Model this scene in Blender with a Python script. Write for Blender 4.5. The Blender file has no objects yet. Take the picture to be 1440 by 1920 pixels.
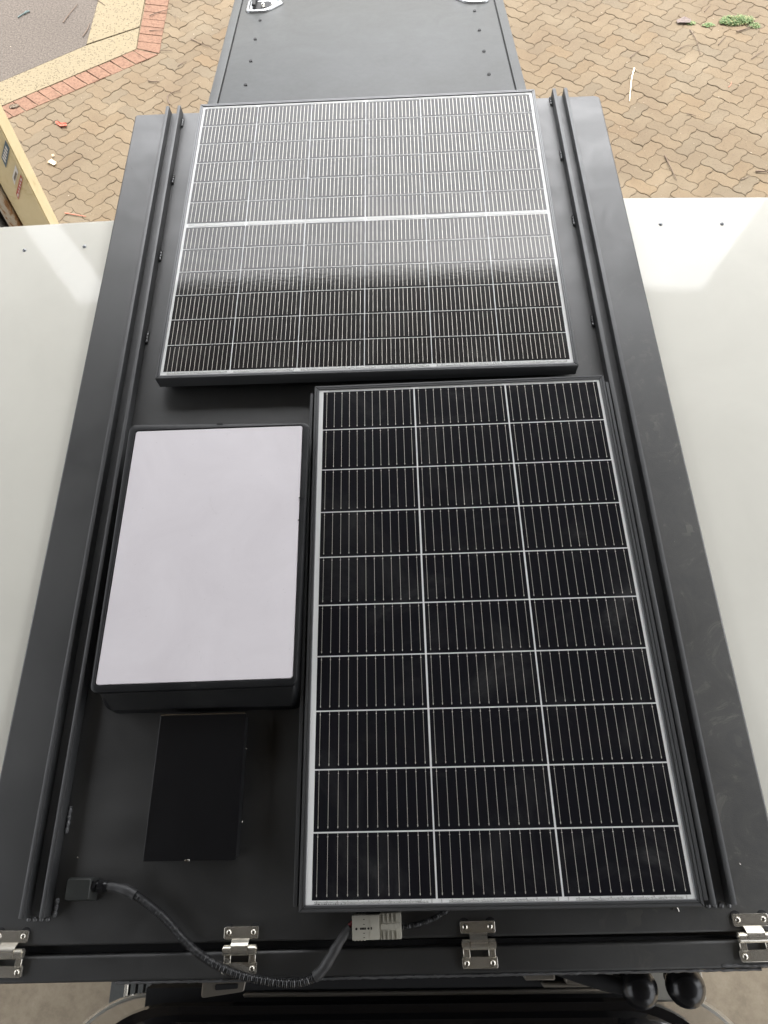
import bpy, bmesh, math, random
from mathutils import Vector, Matrix, noise
random.seed(11)
R = math.radians
scene = bpy.context.scene
C = scene.collection

# ------------------------------------------------------------------ camera
cam_d = bpy.data.cameras.new("Camera")
cam = bpy.data.objects.new("Camera", cam_d); C.objects.link(cam)
cam_d.sensor_fit = 'VERTICAL'; cam_d.sensor_height = 24.0
cam_d.lens = 24.0 * 1221.66 / 1920.0
cam_d.clip_start = 0.02; cam_d.clip_end = 800
cam.matrix_world = Matrix((
    (0.998994, 0.033562, 0.029732, 0.155714),
    (-0.018361, 0.911173, -0.411616, -0.779700),
    (-0.040906, 0.410656, 0.910872, 1.114881),
    (0, 0, 0, 1)))
scene.camera = cam

# ------------------------------------------------------------------ sky, sun, exposure
SUN_EL, SUN_AZ = 64.0, 20.0          # azimuth: degrees from +Y towards +X
world = bpy.data.worlds.new("World"); scene.world = world
world.use_nodes = True
wn = world.node_tree.nodes; wl = world.node_tree.links
bg = wn['Background']
sky = wn.new('ShaderNodeTexSky'); sky.sky_type = 'NISHITA'
sky.sun_disc = False
sky.sun_elevation = R(SUN_EL); sky.sun_rotation = R(SUN_AZ)
sky.air_density = 1.0; sky.dust_density = 3.0; sky.ozone_density = 1.0
# thin overcast: the sky's blue is washed out towards white
hsv = wn.new('ShaderNodeHueSaturation'); hsv.inputs['Saturation'].default_value = 0.12
wl.new(sky.outputs[0], hsv.inputs['Color'])
# overcast skies are brighter overhead than at the horizon
tcw = wn.new('ShaderNodeTexCoord'); sx = wn.new('ShaderNodeSeparateXYZ'); wl.new(tcw.outputs['Generated'], sx.inputs[0])
mr = wn.new('ShaderNodeMapRange'); wl.new(sx.outputs[2], mr.inputs[0])
mr.inputs[1].default_value = 0.25; mr.inputs[2].default_value = 0.78; mr.inputs[3].default_value = 0.75; mr.inputs[4].default_value = 2.0
cl = wn.new('ShaderNodeTexNoise'); wl.new(tcw.outputs['Generated'], cl.inputs['Vector']); cl.inputs['Scale'].default_value = 3.5; cl.inputs['Detail'].default_value = 5
cr = wn.new('ShaderNodeMapRange'); wl.new(cl.outputs[0], cr.inputs[0]); cr.inputs[1].default_value = .35; cr.inputs[2].default_value = .65; cr.inputs[3].default_value = .82; cr.inputs[4].default_value = 1.18
mm = wn.new('ShaderNodeMath'); mm.operation = 'MULTIPLY'; wl.new(mr.outputs[0], mm.inputs[0]); wl.new(cr.outputs[0], mm.inputs[1])
vm = wn.new('ShaderNodeVectorMath'); vm.operation = 'SCALE'; wl.new(hsv.outputs[0], vm.inputs[0]); wl.new(mm.outputs[0], vm.inputs['Scale'])
wl.new(vm.outputs[0], bg.inputs[0])
bg.inputs[1].default_value = 0.15
sd = bpy.data.lights.new("Sun", 'SUN'); sd.energy = 0.6; sd.angle = R(20); sd.color = (1, 0.95, 0.87)
sun = bpy.data.objects.new("Sun", sd); C.objects.link(sun)
dvec = Vector((math.sin(R(SUN_AZ)) * math.cos(R(SUN_EL)), math.cos(R(SUN_AZ)) * math.cos(R(SUN_EL)), math.sin(R(SUN_EL))))
sun.rotation_euler = dvec.to_track_quat('Z', 'Y').to_euler()
sun.location = (5, 12, 15)
vs = scene.view_settings
vs.view_transform = 'Standard'; vs.look = 'None'; vs.gamma = 1; vs.exposure = 2.15
scene.render.film_transparent = False
scene.cycles.max_bounces = 8

# ------------------------------------------------------------------ helpers
def tag(o, label=None, cat=None, group=None, kind=None):
    if label: o['label'] = label
    if cat: o['category'] = cat
    if group: o['group'] = group
    if kind: o['kind'] = kind
    return o

def empty(name, loc=(0, 0, 0), rz=0, label=None, cat=None, group=None, rot=None):
    o = bpy.data.objects.new(name, None); C.objects.link(o)
    o.empty_display_size = 0.05
    o.location = loc; o.rotation_euler = rot if rot else (0, 0, rz)
    return tag(o, label, cat, group)

SPLIT = {'fold_line', 'hinge_gasket', 'weld_seam', 'weld_dot', 'door_rim', 'door_seal', 'mounting_foot', 'mounting_angle', 'lower_bits', 'latch_fitting', 'mitre_joint', 'aerial_mount', 'rear_pillar', 'rear_window', 'clip_mark', 'bus_ribbon', 'barcode_', 'canopy_wall', 'rail_parts'}
def obj(name, bm, mat, parent=None, smooth=False, label=None):
    if name in SPLIT:
        seen = set(); groups = []
        for v in bm.verts:
            if v in seen: continue
            st = [v]; seen.add(v); g = []
            while st:
                a = st.pop(); g.append(a)
                for e in a.link_edges:
                    b = e.other_vert(a)
                    if b not in seen: seen.add(b); st.append(b)
            groups.append(g)
        if 1 < len(groups) <= 60:
            last = None
            for g in groups:
                nb = bmesh.new(); mp = {v: nb.verts.new(v.co) for v in g}
                for f in set(f for v in g for f in v.link_faces):
                    nb.faces.new([mp[v] for v in f.verts]).material_index = f.material_index
                last = obj_(name, nb, mat, parent, smooth, label)
            bm.free(); return last
    return obj_(name, bm, mat, parent, smooth, label)
def obj_(name, bm, mat, parent=None, smooth=False, label=None):
    me = bpy.data.meshes.new(name)
    bmesh.ops.recalc_face_normals(bm, faces=bm.faces)
    bm.to_mesh(me); bm.free()
    for m in (mat if isinstance(mat, (list, tuple)) else [mat]): me.materials.append(m)
    if smooth:
        for p in me.polygons: p.use_smooth = True
        try: me.set_sharp_from_angle(angle=R(40))
        except Exception: pass
        big = {p.index for p in me.polygons if len(p.vertices) > 4}
        if big:      # flat caps keep their own normal, and do not bend their neighbours'
            fl = [(p.index not in big) for p in me.polygons]
            me.polygons.foreach_set('use_smooth', fl); me.update()
            es = {k for i in big for k in me.polygons[i].edge_keys}
            for e in me.edges:
                if tuple(sorted(e.vertices)) in es: e.use_edge_sharp = True
    o = bpy.data.objects.new(name, me); C.objects.link(o)
    if parent: o.parent = parent
    if label: o['label'] = label
    return o

def box(bm, x0, x1, y0, y1, z0, z1, bev=0.0, seg=2, mi=0):
    r = bmesh.ops.create_cube(bm, size=1.0)
    vs_ = r['verts']
    for v in vs_:
        v.co = Vector((x0 if v.co.x < 0 else x1, y0 if v.co.y < 0 else y1, z0 if v.co.z < 0 else z1))
    fs = set(f for v in vs_ for f in v.link_faces)
    for f in fs: f.material_index = mi
    if bev > 0:
        es = list(set(e for v in vs_ for e in v.link_edges))
        bmesh.ops.bevel(bm, geom=es, offset=bev, segments=seg, profile=0.5, affect='EDGES')

def BM(): return bmesh.new()

def bx(name, mat, parent, x0, x1, y0, y1, z0, z1, bev=0.0, seg=2, label=None):
    bm = BM(); box(bm, x0, x1, y0, y1, z0, z1, bev, seg)
    return obj(name, bm, mat, parent, smooth=bev > 0, label=label)

def round_outline(pts, rad, n=6):
    """round the corners of a polygon; rad a number or one per corner"""
    out = []; N = len(pts)
    for i in range(N):
        p = Vector(pts[i][:2]); a = Vector(pts[i - 1][:2]); b = Vector(pts[(i + 1) % N][:2])
        r = rad[i] if isinstance(rad, (list, tuple)) else rad
        if r <= 0: out.append(p); continue
        u = (a - p).normalized(); w = (b - p).normalized()
        ang = u.angle(w); d = min(r / math.tan(ang / 2), (a - p).length * .49, (b - p).length * .49)
        s, e = p + u * d, p + w * d
        rr = d * math.tan(ang / 2)
        c = p + (u + w).normalized() * (rr / math.sin(ang / 2))
        a0 = math.atan2(s.y - c.y, s.x - c.x); a1 = math.atan2(e.y - c.y, e.x - c.x)
        da = (a1 - a0 + math.pi) % (2 * math.pi) - math.pi
        for k in range(n + 1):
            t = a0 + da * k / n
            out.append(Vector((c.x + rr * math.cos(t), c.y + rr * math.sin(t))))
    return out

def inset(pts, d):
    """offset a CCW polygon inwards by d"""
    out = []; N = len(pts)
    for i in range(N):
        p, a, b = pts[i], pts[i - 1], pts[(i + 1) % N]
        e1 = (p - a); e2 = (b - p)
        if e1.length < 1e-9: e1 = e2
        if e2.length < 1e-9: e2 = e1
        e1 = e1.normalized(); e2 = e2.normalized()
        n1 = Vector((-e1.y, e1.x)); n2 = Vector((-e2.y, e2.x))
        m = (n1 + n2)
        if m.length < 1e-6: m = n1
        m.normalize()
        out.append(p + m * (d / max(0.35, m.dot(n1))))
    return out

def rings(bm, levels, cap_top=True, cap_bot=False, mi=0):
    """levels: list of (outline, z or function) ; joins consecutive rings"""
    prev = None; first = None
    for pts, z in levels:
        vs_ = [bm.verts.new((p.x, p.y, z(p.x, p.y) if callable(z) else z)) for p in pts]
        if prev:
            n = len(vs_)
            for i in range(n):
                f = bm.faces.new((prev[i], prev[(i + 1) % n], vs_[(i + 1) % n], vs_[i])); f.material_index = mi
        else: first = vs_
        prev = vs_
    if cap_top: bm.faces.new(prev).material_index = mi
    if cap_bot: bm.faces.new(list(reversed(first))).material_index = mi
    return first, prev

def slab(bm, outline, ztop, depth, r=0.004, seg=3, mi=0):
    zf = ztop if callable(ztop) else (lambda x, y: ztop)
    lv = [(outline, lambda x, y: zf(x, y) - depth)]
    for k in range(seg + 1):
        t = math.pi / 2 * k / seg
        lv.append((inset(outline, r * (1 - math.cos(t))), (lambda x, y, q=r * (1 - math.sin(t)): zf(x, y) - q)))
    rings(bm, lv, True, True, mi)

def V2(l): return [Vector(p) for p in l]

def catmull(P, n=8):
    P = [Vector(p) for p in P]
    Q = [P[0] * 2 - P[1]] + P + [P[-1] * 2 - P[-2]]
    out = []
    for i in range(1, len(Q) - 2):
        for k in range(n):
            t = k / n
            out.append(0.5 * ((2 * Q[i]) + (-Q[i - 1] + Q[i + 1]) * t + (2 * Q[i - 1] - 5 * Q[i] + 4 * Q[i + 1] - Q[i + 2]) * t * t
                              + (-Q[i - 1] + 3 * Q[i] - 3 * Q[i + 1] + Q[i + 2]) * t ** 3))
    out.append(P[-1]); return out

def tube(bm, path, rad, sides=10, caps=True, mi=0):
    """rad: number or function(arc length)"""
    s = 0; prev = None; up = Vector((0.13, 0.21, 1)).normalized(); rings_ = []
    for i, p in enumerate(path):
        if i: s += (p - path[i - 1]).length
        d = (path[min(i + 1, len(path) - 1)] - path[max(i - 1, 0)]).normalized()
        a = d.cross(up)
        if a.length < 1e-4: a = d.cross(Vector((1, 0, 0)))
        a.normalize(); b = a.cross(d)
        r = rad(s) if callable(rad) else rad
        rg = [bm.verts.new(p + (a * math.cos(2 * math.pi * k / sides) + b * math.sin(2 * math.pi * k / sides)) * r) for k in range(sides)]
        if prev:
            for k in range(sides):
                bm.faces.new((prev[k], prev[(k + 1) % sides], rg[(k + 1) % sides], rg[k])).material_index = mi
        prev = rg; rings_.append(rg)
    if caps:
        bm.faces.new(rings_[0]).material_index = mi; bm.faces.new(list(reversed(prev))).material_index = mi

def resample(path, step):
    out = [path[0].copy()]; acc = 0
    for i in range(1, len(path)):
        a, b = path[i - 1], path[i]; L = (b - a).length; t = step - acc
        while t <= L:
            out.append(a + (b - a) * (t / L)); t += step
        acc = (acc + L) % step if L else acc
    return out

def cyl(bm, c, axis, r, h, n=20, r2=None, mi=0):
    axis = Vector(axis).normalized(); c = Vector(c)
    tube(bm, [c - axis * h / 2, c + axis * h / 2], r if r2 is None else (lambda s: r if s < h / 2 else r2), n, True, mi)

def dome(bm, c, r, h, n=20, m=6, sy=1.0, mi=0):
    prev = None
    for j in range(m + 1):
        t = math.pi / 2 * j / m
        if j == m:
            top = bm.verts.new((c[0], c[1], c[2] + h))
            for k in range(n): bm.faces.new((prev[k], prev[(k + 1) % n], top)).material_index = mi
            break
        rg = [bm.verts.new((c[0] + r * math.cos(t) * math.cos(2 * math.pi * k / n), c[1] + sy * r * math.cos(t) * math.sin(2 * math.pi * k / n), c[2] + h * math.sin(t))) for k in range(n)]
        if prev:
            for k in range(n): bm.faces.new((prev[k], prev[(k + 1) % n], rg[(k + 1) % n], rg[k])).material_index = mi
        prev = rg

def quad(bm, x0, x1, y0, y1, z, mi=0):
    bm.faces.new([bm.verts.new(p) for p in ((x0, y0, z), (x1, y0, z), (x1, y1, z), (x0, y1, z))]).material_index = mi

# ------------------------------------------------------------------ materials
def mat(name, col, rough=0.5, metal=0.0, spec=0.5, ior=1.5, coat=0.0, coat_rough=0.03, coat_ior=1.5):
    m = bpy.data.materials.new(name); m.use_nodes = True
    b = m.node_tree.nodes['Principled BSDF']
    b.inputs['Base Color'].default_value = (*col, 1); b.inputs['Roughness'].default_value = rough
    b.inputs['Metallic'].default_value = metal; b.inputs['IOR'].default_value = ior
    b.inputs['Specular IOR Level'].default_value = spec
    b.inputs['Coat Weight'].default_value = coat; b.inputs['Coat Roughness'].default_value = coat_rough
    b.inputs['Coat IOR'].default_value = coat_ior
    return m
def nt(m): return m.node_tree.nodes, m.node_tree.links, m.node_tree.nodes['Principled BSDF']
def coords(m, scale=(1, 1, 1)):
    n, l, b = nt(m)
    tc = n.new('ShaderNodeTexCoord'); mp = n.new('ShaderNodeMapping'); mp.inputs['Scale'].default_value = scale
    l.new(tc.outputs['Object'], mp.inputs[0]); return mp.outputs[0]
def noise_n(m, co, scale, detail=4, rough=0.6, dist=0.0):
    n, l, b = nt(m); x = n.new('ShaderNodeTexNoise'); l.new(co, x.inputs['Vector'])
    x.inputs['Scale'].default_value = scale; x.inputs['Detail'].default_value = detail
    x.inputs['Roughness'].default_value = rough; x.inputs['Distortion'].default_value = dist
    return x.outputs[0]
def ramp(m, src, stops):
    n, l, b = nt(m); r = n.new('ShaderNodeValToRGB'); l.new(src, r.inputs[0])
    e = r.color_ramp.elements
    while len(e) > 1: e.remove(e[-1])
    e[0].position = stops[0][0]; e[0].color = (*stops[0][1], 1) if len(stops[0][1]) == 3 else stops[0][1]
    for p, c in stops[1:]:
        k = e.new(p); k.color = (*c, 1)
    return r.outputs[0]
def g3(v): return (v, v, v)
def mix(m, fac, a, b_, mode='MIX'):
    n, l, b = nt(m); x = n.new('ShaderNodeMix'); x.data_type = 'RGBA'; x.blend_type = mode
    for s, v in ((x.inputs[0], fac), (x.inputs[6], a), (x.inputs[7], b_)):
        if isinstance(v, (int, float)): s.default_value = v
        elif isinstance(v, tuple): s.default_value = (*v, 1)
        else: l.new(v, s)
    return x.outputs[2]
def bump(m, src, dist=0.001, strength=0.5, prev=None):
    n, l, b = nt(m); x = n.new('ShaderNodeBump'); x.inputs['Distance'].default_value = dist
    x.inputs['Strength'].default_value = strength; l.new(src, x.inputs['Height'])
    if prev is not None: l.new(prev, x.inputs['Normal'])
    l.new(x.outputs[0], b.inputs['Normal']); return x.outputs[0]
def link(m, out, name): n, l, b = nt(m); l.new(out, b.inputs[name])

def powder(name, col, rough, dust=0.0, grain=0.35, dustcol=(0.16, 0.15, 0.13), ior=1.6):
    """textured black powder coat, with a little dust"""
    m = mat(name, col, rough, 0, .5, ior)
    co = coords(m)
    n1 = noise_n(m, co, 900, 2, 0.5); n2 = noise_n(m, co, 7, 5, 0.65, 0.6); n3 = noise_n(m, co, 60, 4, 0.7)
    base = mix(m, ramp(m, n3, [(0.35, g3(0)), (0.75, g3(1))]), tuple(c * .85 for c in col), tuple(c * 1.25 for c in col))
    d = ramp(m, n2, [(0.45, g3(0)), (0.78, g3(dust))])
    link(m, mix(m, d, base, dustcol), 'Base Color')
    link(m, ramp(m, n2, [(0.3, g3(rough - 0.04)), (0.8, g3(rough + 0.12))]), 'Roughness')
    bump(m, n1, 0.0004, grain)
    return m

M = {}
M['roof'] = powder('black_powder_coat', (0.0035, 0.0035, 0.0030), 0.47, 0.05, ior=1.93)
def roof_wear_and_sidelight(m):
    # rubbed smudges and dust on the right, plus painted-in light from that side
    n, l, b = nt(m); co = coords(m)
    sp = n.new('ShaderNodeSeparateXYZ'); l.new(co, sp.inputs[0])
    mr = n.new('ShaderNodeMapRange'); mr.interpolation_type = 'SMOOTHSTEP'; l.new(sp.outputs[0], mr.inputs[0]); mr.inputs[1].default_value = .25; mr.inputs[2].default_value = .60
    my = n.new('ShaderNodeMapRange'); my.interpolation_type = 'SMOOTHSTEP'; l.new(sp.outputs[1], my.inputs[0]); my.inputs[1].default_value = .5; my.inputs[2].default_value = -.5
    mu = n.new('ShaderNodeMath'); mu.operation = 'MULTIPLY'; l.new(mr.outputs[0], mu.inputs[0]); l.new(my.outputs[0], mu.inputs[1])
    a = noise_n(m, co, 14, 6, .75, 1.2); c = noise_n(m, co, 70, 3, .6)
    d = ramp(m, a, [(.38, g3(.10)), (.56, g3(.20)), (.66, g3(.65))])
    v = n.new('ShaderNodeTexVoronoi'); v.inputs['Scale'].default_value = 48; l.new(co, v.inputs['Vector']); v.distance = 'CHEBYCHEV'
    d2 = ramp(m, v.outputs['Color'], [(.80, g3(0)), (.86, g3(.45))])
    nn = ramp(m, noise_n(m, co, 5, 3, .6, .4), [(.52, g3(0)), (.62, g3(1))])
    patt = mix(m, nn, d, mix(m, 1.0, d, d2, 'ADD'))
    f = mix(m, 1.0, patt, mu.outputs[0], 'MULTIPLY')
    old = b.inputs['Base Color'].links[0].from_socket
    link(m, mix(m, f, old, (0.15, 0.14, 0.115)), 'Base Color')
roof_wear_and_sidelight(M['roof'])
M['lidpaint'] = powder('satin_black_paint', (0.026, 0.028, 0.026), 0.38, 0.05, 0.12, ior=1.45)
M['rail'] = powder('rail_paint', (0.020, 0.021, 0.022), 0.50, 0.05, 0.2, ior=1.9)
M['void'] = mat('rubber_black', (0.006, 0.006, 0.007), 0.7)
M['anod'] = mat('black_anodised', (0.13, 0.132, 0.134), 0.36, 0.65)
co = coords(M['anod'], (1, 1, 1)); bump(M['anod'], noise_n(M['anod'], co, 500, 2), 0.0002, 0.2)
M['plastic'] = powder('black_plastic', (0.008, 0.0085, 0.0095), 0.40, 0.04, 0.25, ior=1.5)
M['coverbox'] = mat('smooth_black_cover', (0.006, 0.006, 0.007), 0.28)
co = coords(M['coverbox']); n_ = noise_n(M['coverbox'], co, 9, 5, .7, 1.0)
link(M['coverbox'], ramp(M['coverbox'], n_, [(0.35, g3(0.28)), (0.75, g3(0.36))]), 'Roughness')

def white_paint():
    m = mat('white_gloss_paint', (0.78, 0.78, 0.75), 0.5, 0, 0.15, 1.5, 0.5, 0.05)
    co = coords(m); n2 = noise_n(m, co, 3.5, 4, .6, .5)
    link(m, ramp(m, n2, [(0.3, (0.68, 0.66, 0.585)), (0.7, (0.735, 0.715, 0.635))]), 'Base Color')
    n3 = noise_n(m, co, 30, 5, .7); link(m, ramp(m, n3, [(0.4, g3(0.03)), (0.8, g3(0.07))]), 'Coat Roughness')
    b0 = bump(m, noise_n(m, co, 4, 2), 0.002, 0.05); b1 = bump(m, noise_n(m, co, 170, 2), 0.0004, 0.10, b0)
    l = m.node_tree.links; l.new(b1, m.node_tree.nodes['Principled BSDF'].inputs['Coat Normal'])
    return m
M['white'] = white_paint()

# -- solar panels : everything lies under one sheet of glass
GL = dict(coat=0.5, coat_rough=0.035, coat_ior=1.5)
def cellmat(name, col, streak):
    m = mat(name, col, 0.35, 0, 0.1, 1.5, **GL)
    co = coords(m, (1, 1, 1))
    n1 = noise_n(m, coords(m, (140, 1.5, 1)), 4, 2, .5)
    n2 = noise_n(m, co, 6, 6, .7, .8)
    base = mix(m, n1, tuple(c * .75 for c in col), tuple(c * 1.3 for c in col))
    d = ramp(m, n2, [(0.50, g3(0)), (0.60, g3(.10)), (0.78, g3(0.45))])
    link(m, mix(m, d, base, (0.10, 0.10, 0.095)), 'Base Color')
    link(m, ramp(m, n2, [(0.35, g3(0.03)), (0.85, g3(0.13))]), 'Coat Roughness')
    n, l, b = nt(m)
    bp = n.new('ShaderNodeBump'); bp.inputs['Distance'].default_value = 0.0009; bp.inputs['Strength'].default_value = streak
    l.new(noise_n(m, coords(m, (1, 2.5, 1)), 55, 3), bp.inputs['Height'])
    l.new(bp.outputs[0], b.inputs['Coat Normal'])
    return m
M['cell'] = cellmat('solar_cell_dark', (0.0085, 0.0085, 0.011), 0.06)
M['cell2'] = cellmat('solar_cell_dark_fine', (0.012, 0.0105, 0.0105), 0.10)
M['backsheet'] = mat('white_backsheet', (0.80, 0.80, 0.78), 0.6, 0, .3, 1.5, **GL)
M['ribbon'] = mat('tinned_ribbon', (0.70, 0.67, 0.60), 0.42, 0.5, .5, 1.5, **GL)
M['busribbon'] = mat('bus_ribbon_grey', (0.52, 0.52, 0.50), 0.35, 0.25, .5, 1.5, **GL)
co = coords(M['busribbon']); bump(M['busribbon'], noise_n(M['busribbon'], co, 300, 3), 0.003, 0.9)
M['ink'] = mat('barcode_ink', (0.06, 0.06, 0.06), .6, 0, .3, 1.5, **GL)

def antenna_white():
    m = mat('matt_white_plate', (0.66, 0.635, 0.70), 0.55)
    co = coords(m); n2 = noise_n(m, co, 6, 5, .65, .8)
    a = ramp(m, n2, [(0.30, (0.77, 0.725, 0.745)), (0.7, (0.83, 0.785, 0.805))])
    sp = ramp(m, noise_n(m, co, 150, 3, .6), [(.70, g3(0)), (.76, g3(.5))])
    sm = ramp(m, noise_n(m, co, 16, 5, .75, 1.5), [(.62, g3(0)), (.74, g3(.35))])
    link(m, mix(m, sm, mix(m, sp, a, (0.45, 0.42, 0.40)), (0.66, 0.62, 0.62)), 'Base Color')
    link(m, ramp(m, n2, [(.3, g3(.35)), (.7, g3(.6))]), 'Roughness'); return m
M['plate'] = antenna_white()
M['steel'] = mat('polished_stainless', (0.78, 0.74, 0.65), 0.26, 0.88)
co = coords(M['steel'], (30, 200, 200)); bump(M['steel'], noise_n(M['steel'], co, 4, 2), 0.0004, 0.25)
M['steelscrew'] = mat('screw_stainless', (0.70, 0.67, 0.60), 0.22, 1.0)
M['weld'] = mat('painted_weld', (0.055, 0.056, 0.058), 0.42, 0, .5, 2.1)
M['conduit'] = mat('corrugated_conduit', (0.020, 0.020, 0.021), 0.26, 0, .5, 2.0)
M['shrink'] = powder('heat_shrink', (0.030, 0.030, 0.031), 0.5, 0.08)
M['connector'] = mat('grey_connector', (0.42, 0.40, 0.335), 0.5)
M['red'] = mat('red_wire', (0.13, 0.01, 0.014), 0.45)
M['cargloss'] = mat('gloss_black_roof', (0.006, 0.006, 0.007), 0.25, 0, .5, 1.5, 1.0, 0.03)
M['carglass'] = mat('tinted_glass', (0.035, 0.037, 0.04), 0.12, 0, .5, 1.5, 1.0, 0.02)
M['carwhite'] = mat('cab_white_paint', (0.40, 0.39, 0.35), 0.4, 0, .5, 1.5, 1.0, 0.04)
M['rubberdome'] = mat('gloss_black_knob', (0.010, 0.010, 0.011), 0.26)
M['chromegrey'] = mat('grey_bezel_metal', (0.33, 0.34, 0.35), 0.25, 0.7)
M['bracket'] = mat('dull_zinc', (0.22, 0.20, 0.17), 0.45, 0.5)

def cream():
    m = mat('cream_paint', (0.64, 0.52, 0.31), 0.45)
    co = coords(m); n2 = noise_n(m, co, 7, 5, .7, .6)
    link(m, ramp(m, n2, [(0.30, (0.46, 0.37, 0.20)), (0.42, (0.57, 0.48, 0.29)), (0.7, (0.62, 0.53, 0.34))]), 'Base Color')
    link(m, ramp(m, n2, [(0.3, g3(.6)), (0.6, g3(.38))]), 'Roughness'); return m
M['cream'] = cream()
def rusty():
    m = mat('rusty_galvanised', (0.4, 0.38, 0.34), 0.6)
    co = coords(m, (1, 1, 0.35)); n2 = noise_n(m, co, 11, 6, .7, .9)
    link(m, ramp(m, n2, [(0.40, (0.40, 0.37, 0.31)), (0.52, (0.36, 0.30, 0.22)), (0.58, (0.24, 0.12, 0.045)), (0.75, (0.13, 0.06, 0.03))]), 'Base Color'); return m
M['rust'] = rusty()
M['stickerwhite'] = mat('sticker_white', (0.62, 0.60, 0.58), .4)
M['stickerblue'] = mat('sticker_blue_grey', (0.10, 0.14, 0.17), .5)
M['stickerred'] = mat('sticker_red', (0.42, 0.06, 0.05), .45)

def paver():
    m = mat('sandy_concrete_paver', (0.36, 0.27, 0.18), 0.85, 0, .25)
    n, l, b = nt(m)
    at = n.new('ShaderNodeAttribute'); at.attribute_name = 'tone'
    co = coords(m); n1 = noise_n(m, co, 2.0, 4, .6, .4); n2 = noise_n(m, co, 70, 5, .75); n3 = noise_n(m, co, 240, 3, .7)
    a = ramp(m, n1, [(0.30, (0.090, 0.065, 0.039)), (0.55, (0.103, 0.077, 0.047)), (0.75, (0.121, 0.093, 0.059))])
    c2 = mix(m, 1.0, a, at.outputs['Color'], 'MULTIPLY')
    sp = ramp(m, n2, [(0.32, (0.50, 0.47, 0.44)), (0.44, (0.95, 0.95, 0.95)), (0.66, (1.0, 1.0, 1.0)), (0.80, (1.3, 1.27, 1.2))])
    c3 = mix(m, 0.85, c2, sp, 'MULTIPLY')
    # irregular dark stains
    n4 = noise_n(m, co, 16, 5, .7, .7)
    c4 = mix(m, ramp(m, n4, [(0.60, g3(0)), (0.78, g3(.45))]), c3, (0.072, 0.057, 0.042))
    link(m, c4, 'Base Color'); bump(m, n3, 0.003, 0.5); return m
M['paver'] = paver()
M['jointsand'] = mat('joint_sand', (0.20, 0.145, 0.095), 0.95, 0, .1)
co = coords(M['jointsand']); link(M['jointsand'], ramp(M['jointsand'], noise_n(M['jointsand'], co, 120, 4, .7), [(.3, (.062, .044, .029)), (.7, (.095, .070, .046))]), 'Base Color')
def speck(name, c0, c1, c2, sc, bd=0.004):
    m = mat(name, c1, 0.9, 0, .2); co = coords(m); n2 = noise_n(m, co, sc, 5, .75); n1 = noise_n(m, co, 1.6, 4, .6)
    a = ramp(m, n2, [(0.36, c0), (0.50, c1), (0.68, c2)])
    link(m, mix(m, ramp(m, n1, [(.3, g3(0)), (.7, g3(.35))]), a, tuple(v * .7 for v in c1)), 'Base Color'); bump(m, n2, bd, .6); return m
M['asphalt'] = speck('worn_asphalt', (0.040, 0.033, 0.027), (0.072, 0.060, 0.050), (0.115, 0.097, 0.082), 62)
M['brick'] = speck('clay_brick_paver', (0.085, 0.046, 0.030), (0.135, 0.076, 0.050), (0.165, 0.098, 0.066), 45)
def aggregate():
    m = mat('exposed_aggregate', (0.55, 0.47, 0.30), .9, 0, .2); co = coords(m)
    n, l, b = nt(m); v = n.new('ShaderNodeTexVoronoi'); v.inputs['Scale'].default_value = 62; l.new(co, v.inputs['Vector'])
    v.inputs['Randomness'].default_value = 1.0
    a = ramp(m, v.outputs['Color'], [(0.36, (0.045, 0.034, 0.022)), (0.44, (0.13, 0.106, 0.067)), (0.75, (0.152, 0.125, 0.08))])
    a = mix(m, ramp(m, v.outputs['Distance'], [(0.25, g3(0)), (0.5, g3(1))]), a, (0.14, 0.114, 0.071))
    n1 = noise_n(m, co, 2.2, 4, .6); link(m, mix(m, ramp(m, n1, [(.35, g3(0)), (.7, g3(.5))]), a, (0.13, 0.108, 0.072), 'MIX'), 'Base Color')
    bump(m, v.outputs['Distance'], .004, .4); return m
M['aggregate'] = aggregate()
M['floor'] = speck('concrete_floor', (0.165, 0.137, 0.10), (0.20, 0.167, 0.122), (0.235, 0.20, 0.15), 14, .001)
M['wallgrey'] = speck('shed_cladding', (0.10, 0.10, 0.10), (0.13, 0.13, 0.125), (0.15, 0.15, 0.145), 3, .001)
M['ceil'] = speck('dark_insulation', (0.035, 0.032, 0.028), (0.05, 0.046, 0.040), (0.065, 0.06, 0.052), 2, .001)
M['purlin'] = mat('purlin_steel', (0.16, 0.155, 0.145), .5, .2)
M['twig'] = mat('dry_twig', (0.085, 0.055, 0.035), .8)
M['twigpale'] = mat('pale_straw', (0.68, 0.58, 0.42), .7)
M['twigred'] = mat('reddish_stick', (0.38, 0.13, 0.08), .7)
M['leafpale'] = mat('pale_dry_leaf', (0.72, 0.62, 0.46), .7)
M['orange'] = mat('orange_red_scrap', (0.60, 0.16, 0.10), .6)
M['grass'] = mat('weed_green', (0.06, 0.105, 0.022), .7)
M['grass2'] = mat('weed_dry', (0.19, 0.17, 0.07), .7)
M['grit'] = mat('pale_grit', (0.32, 0.27, 0.20), .8)
M['gritdark'] = mat('dark_grit', (0.07, 0.05, 0.035), .8)

GZ = -2.2     # ground level below the glass of the panels

# ================================================================== SETTING
bm = BM(); quad(bm, -120, 120, -120, 200, GZ - 0.0095)
tag(obj('ground', bm, M['jointsand']), kind='structure')
bm = BM(); box(bm, -6.5, 7.5, -9.0, 2.75, GZ - 0.15, GZ - 0.004)
tag(obj('floor', bm, M['floor']), kind='structure')
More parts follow.
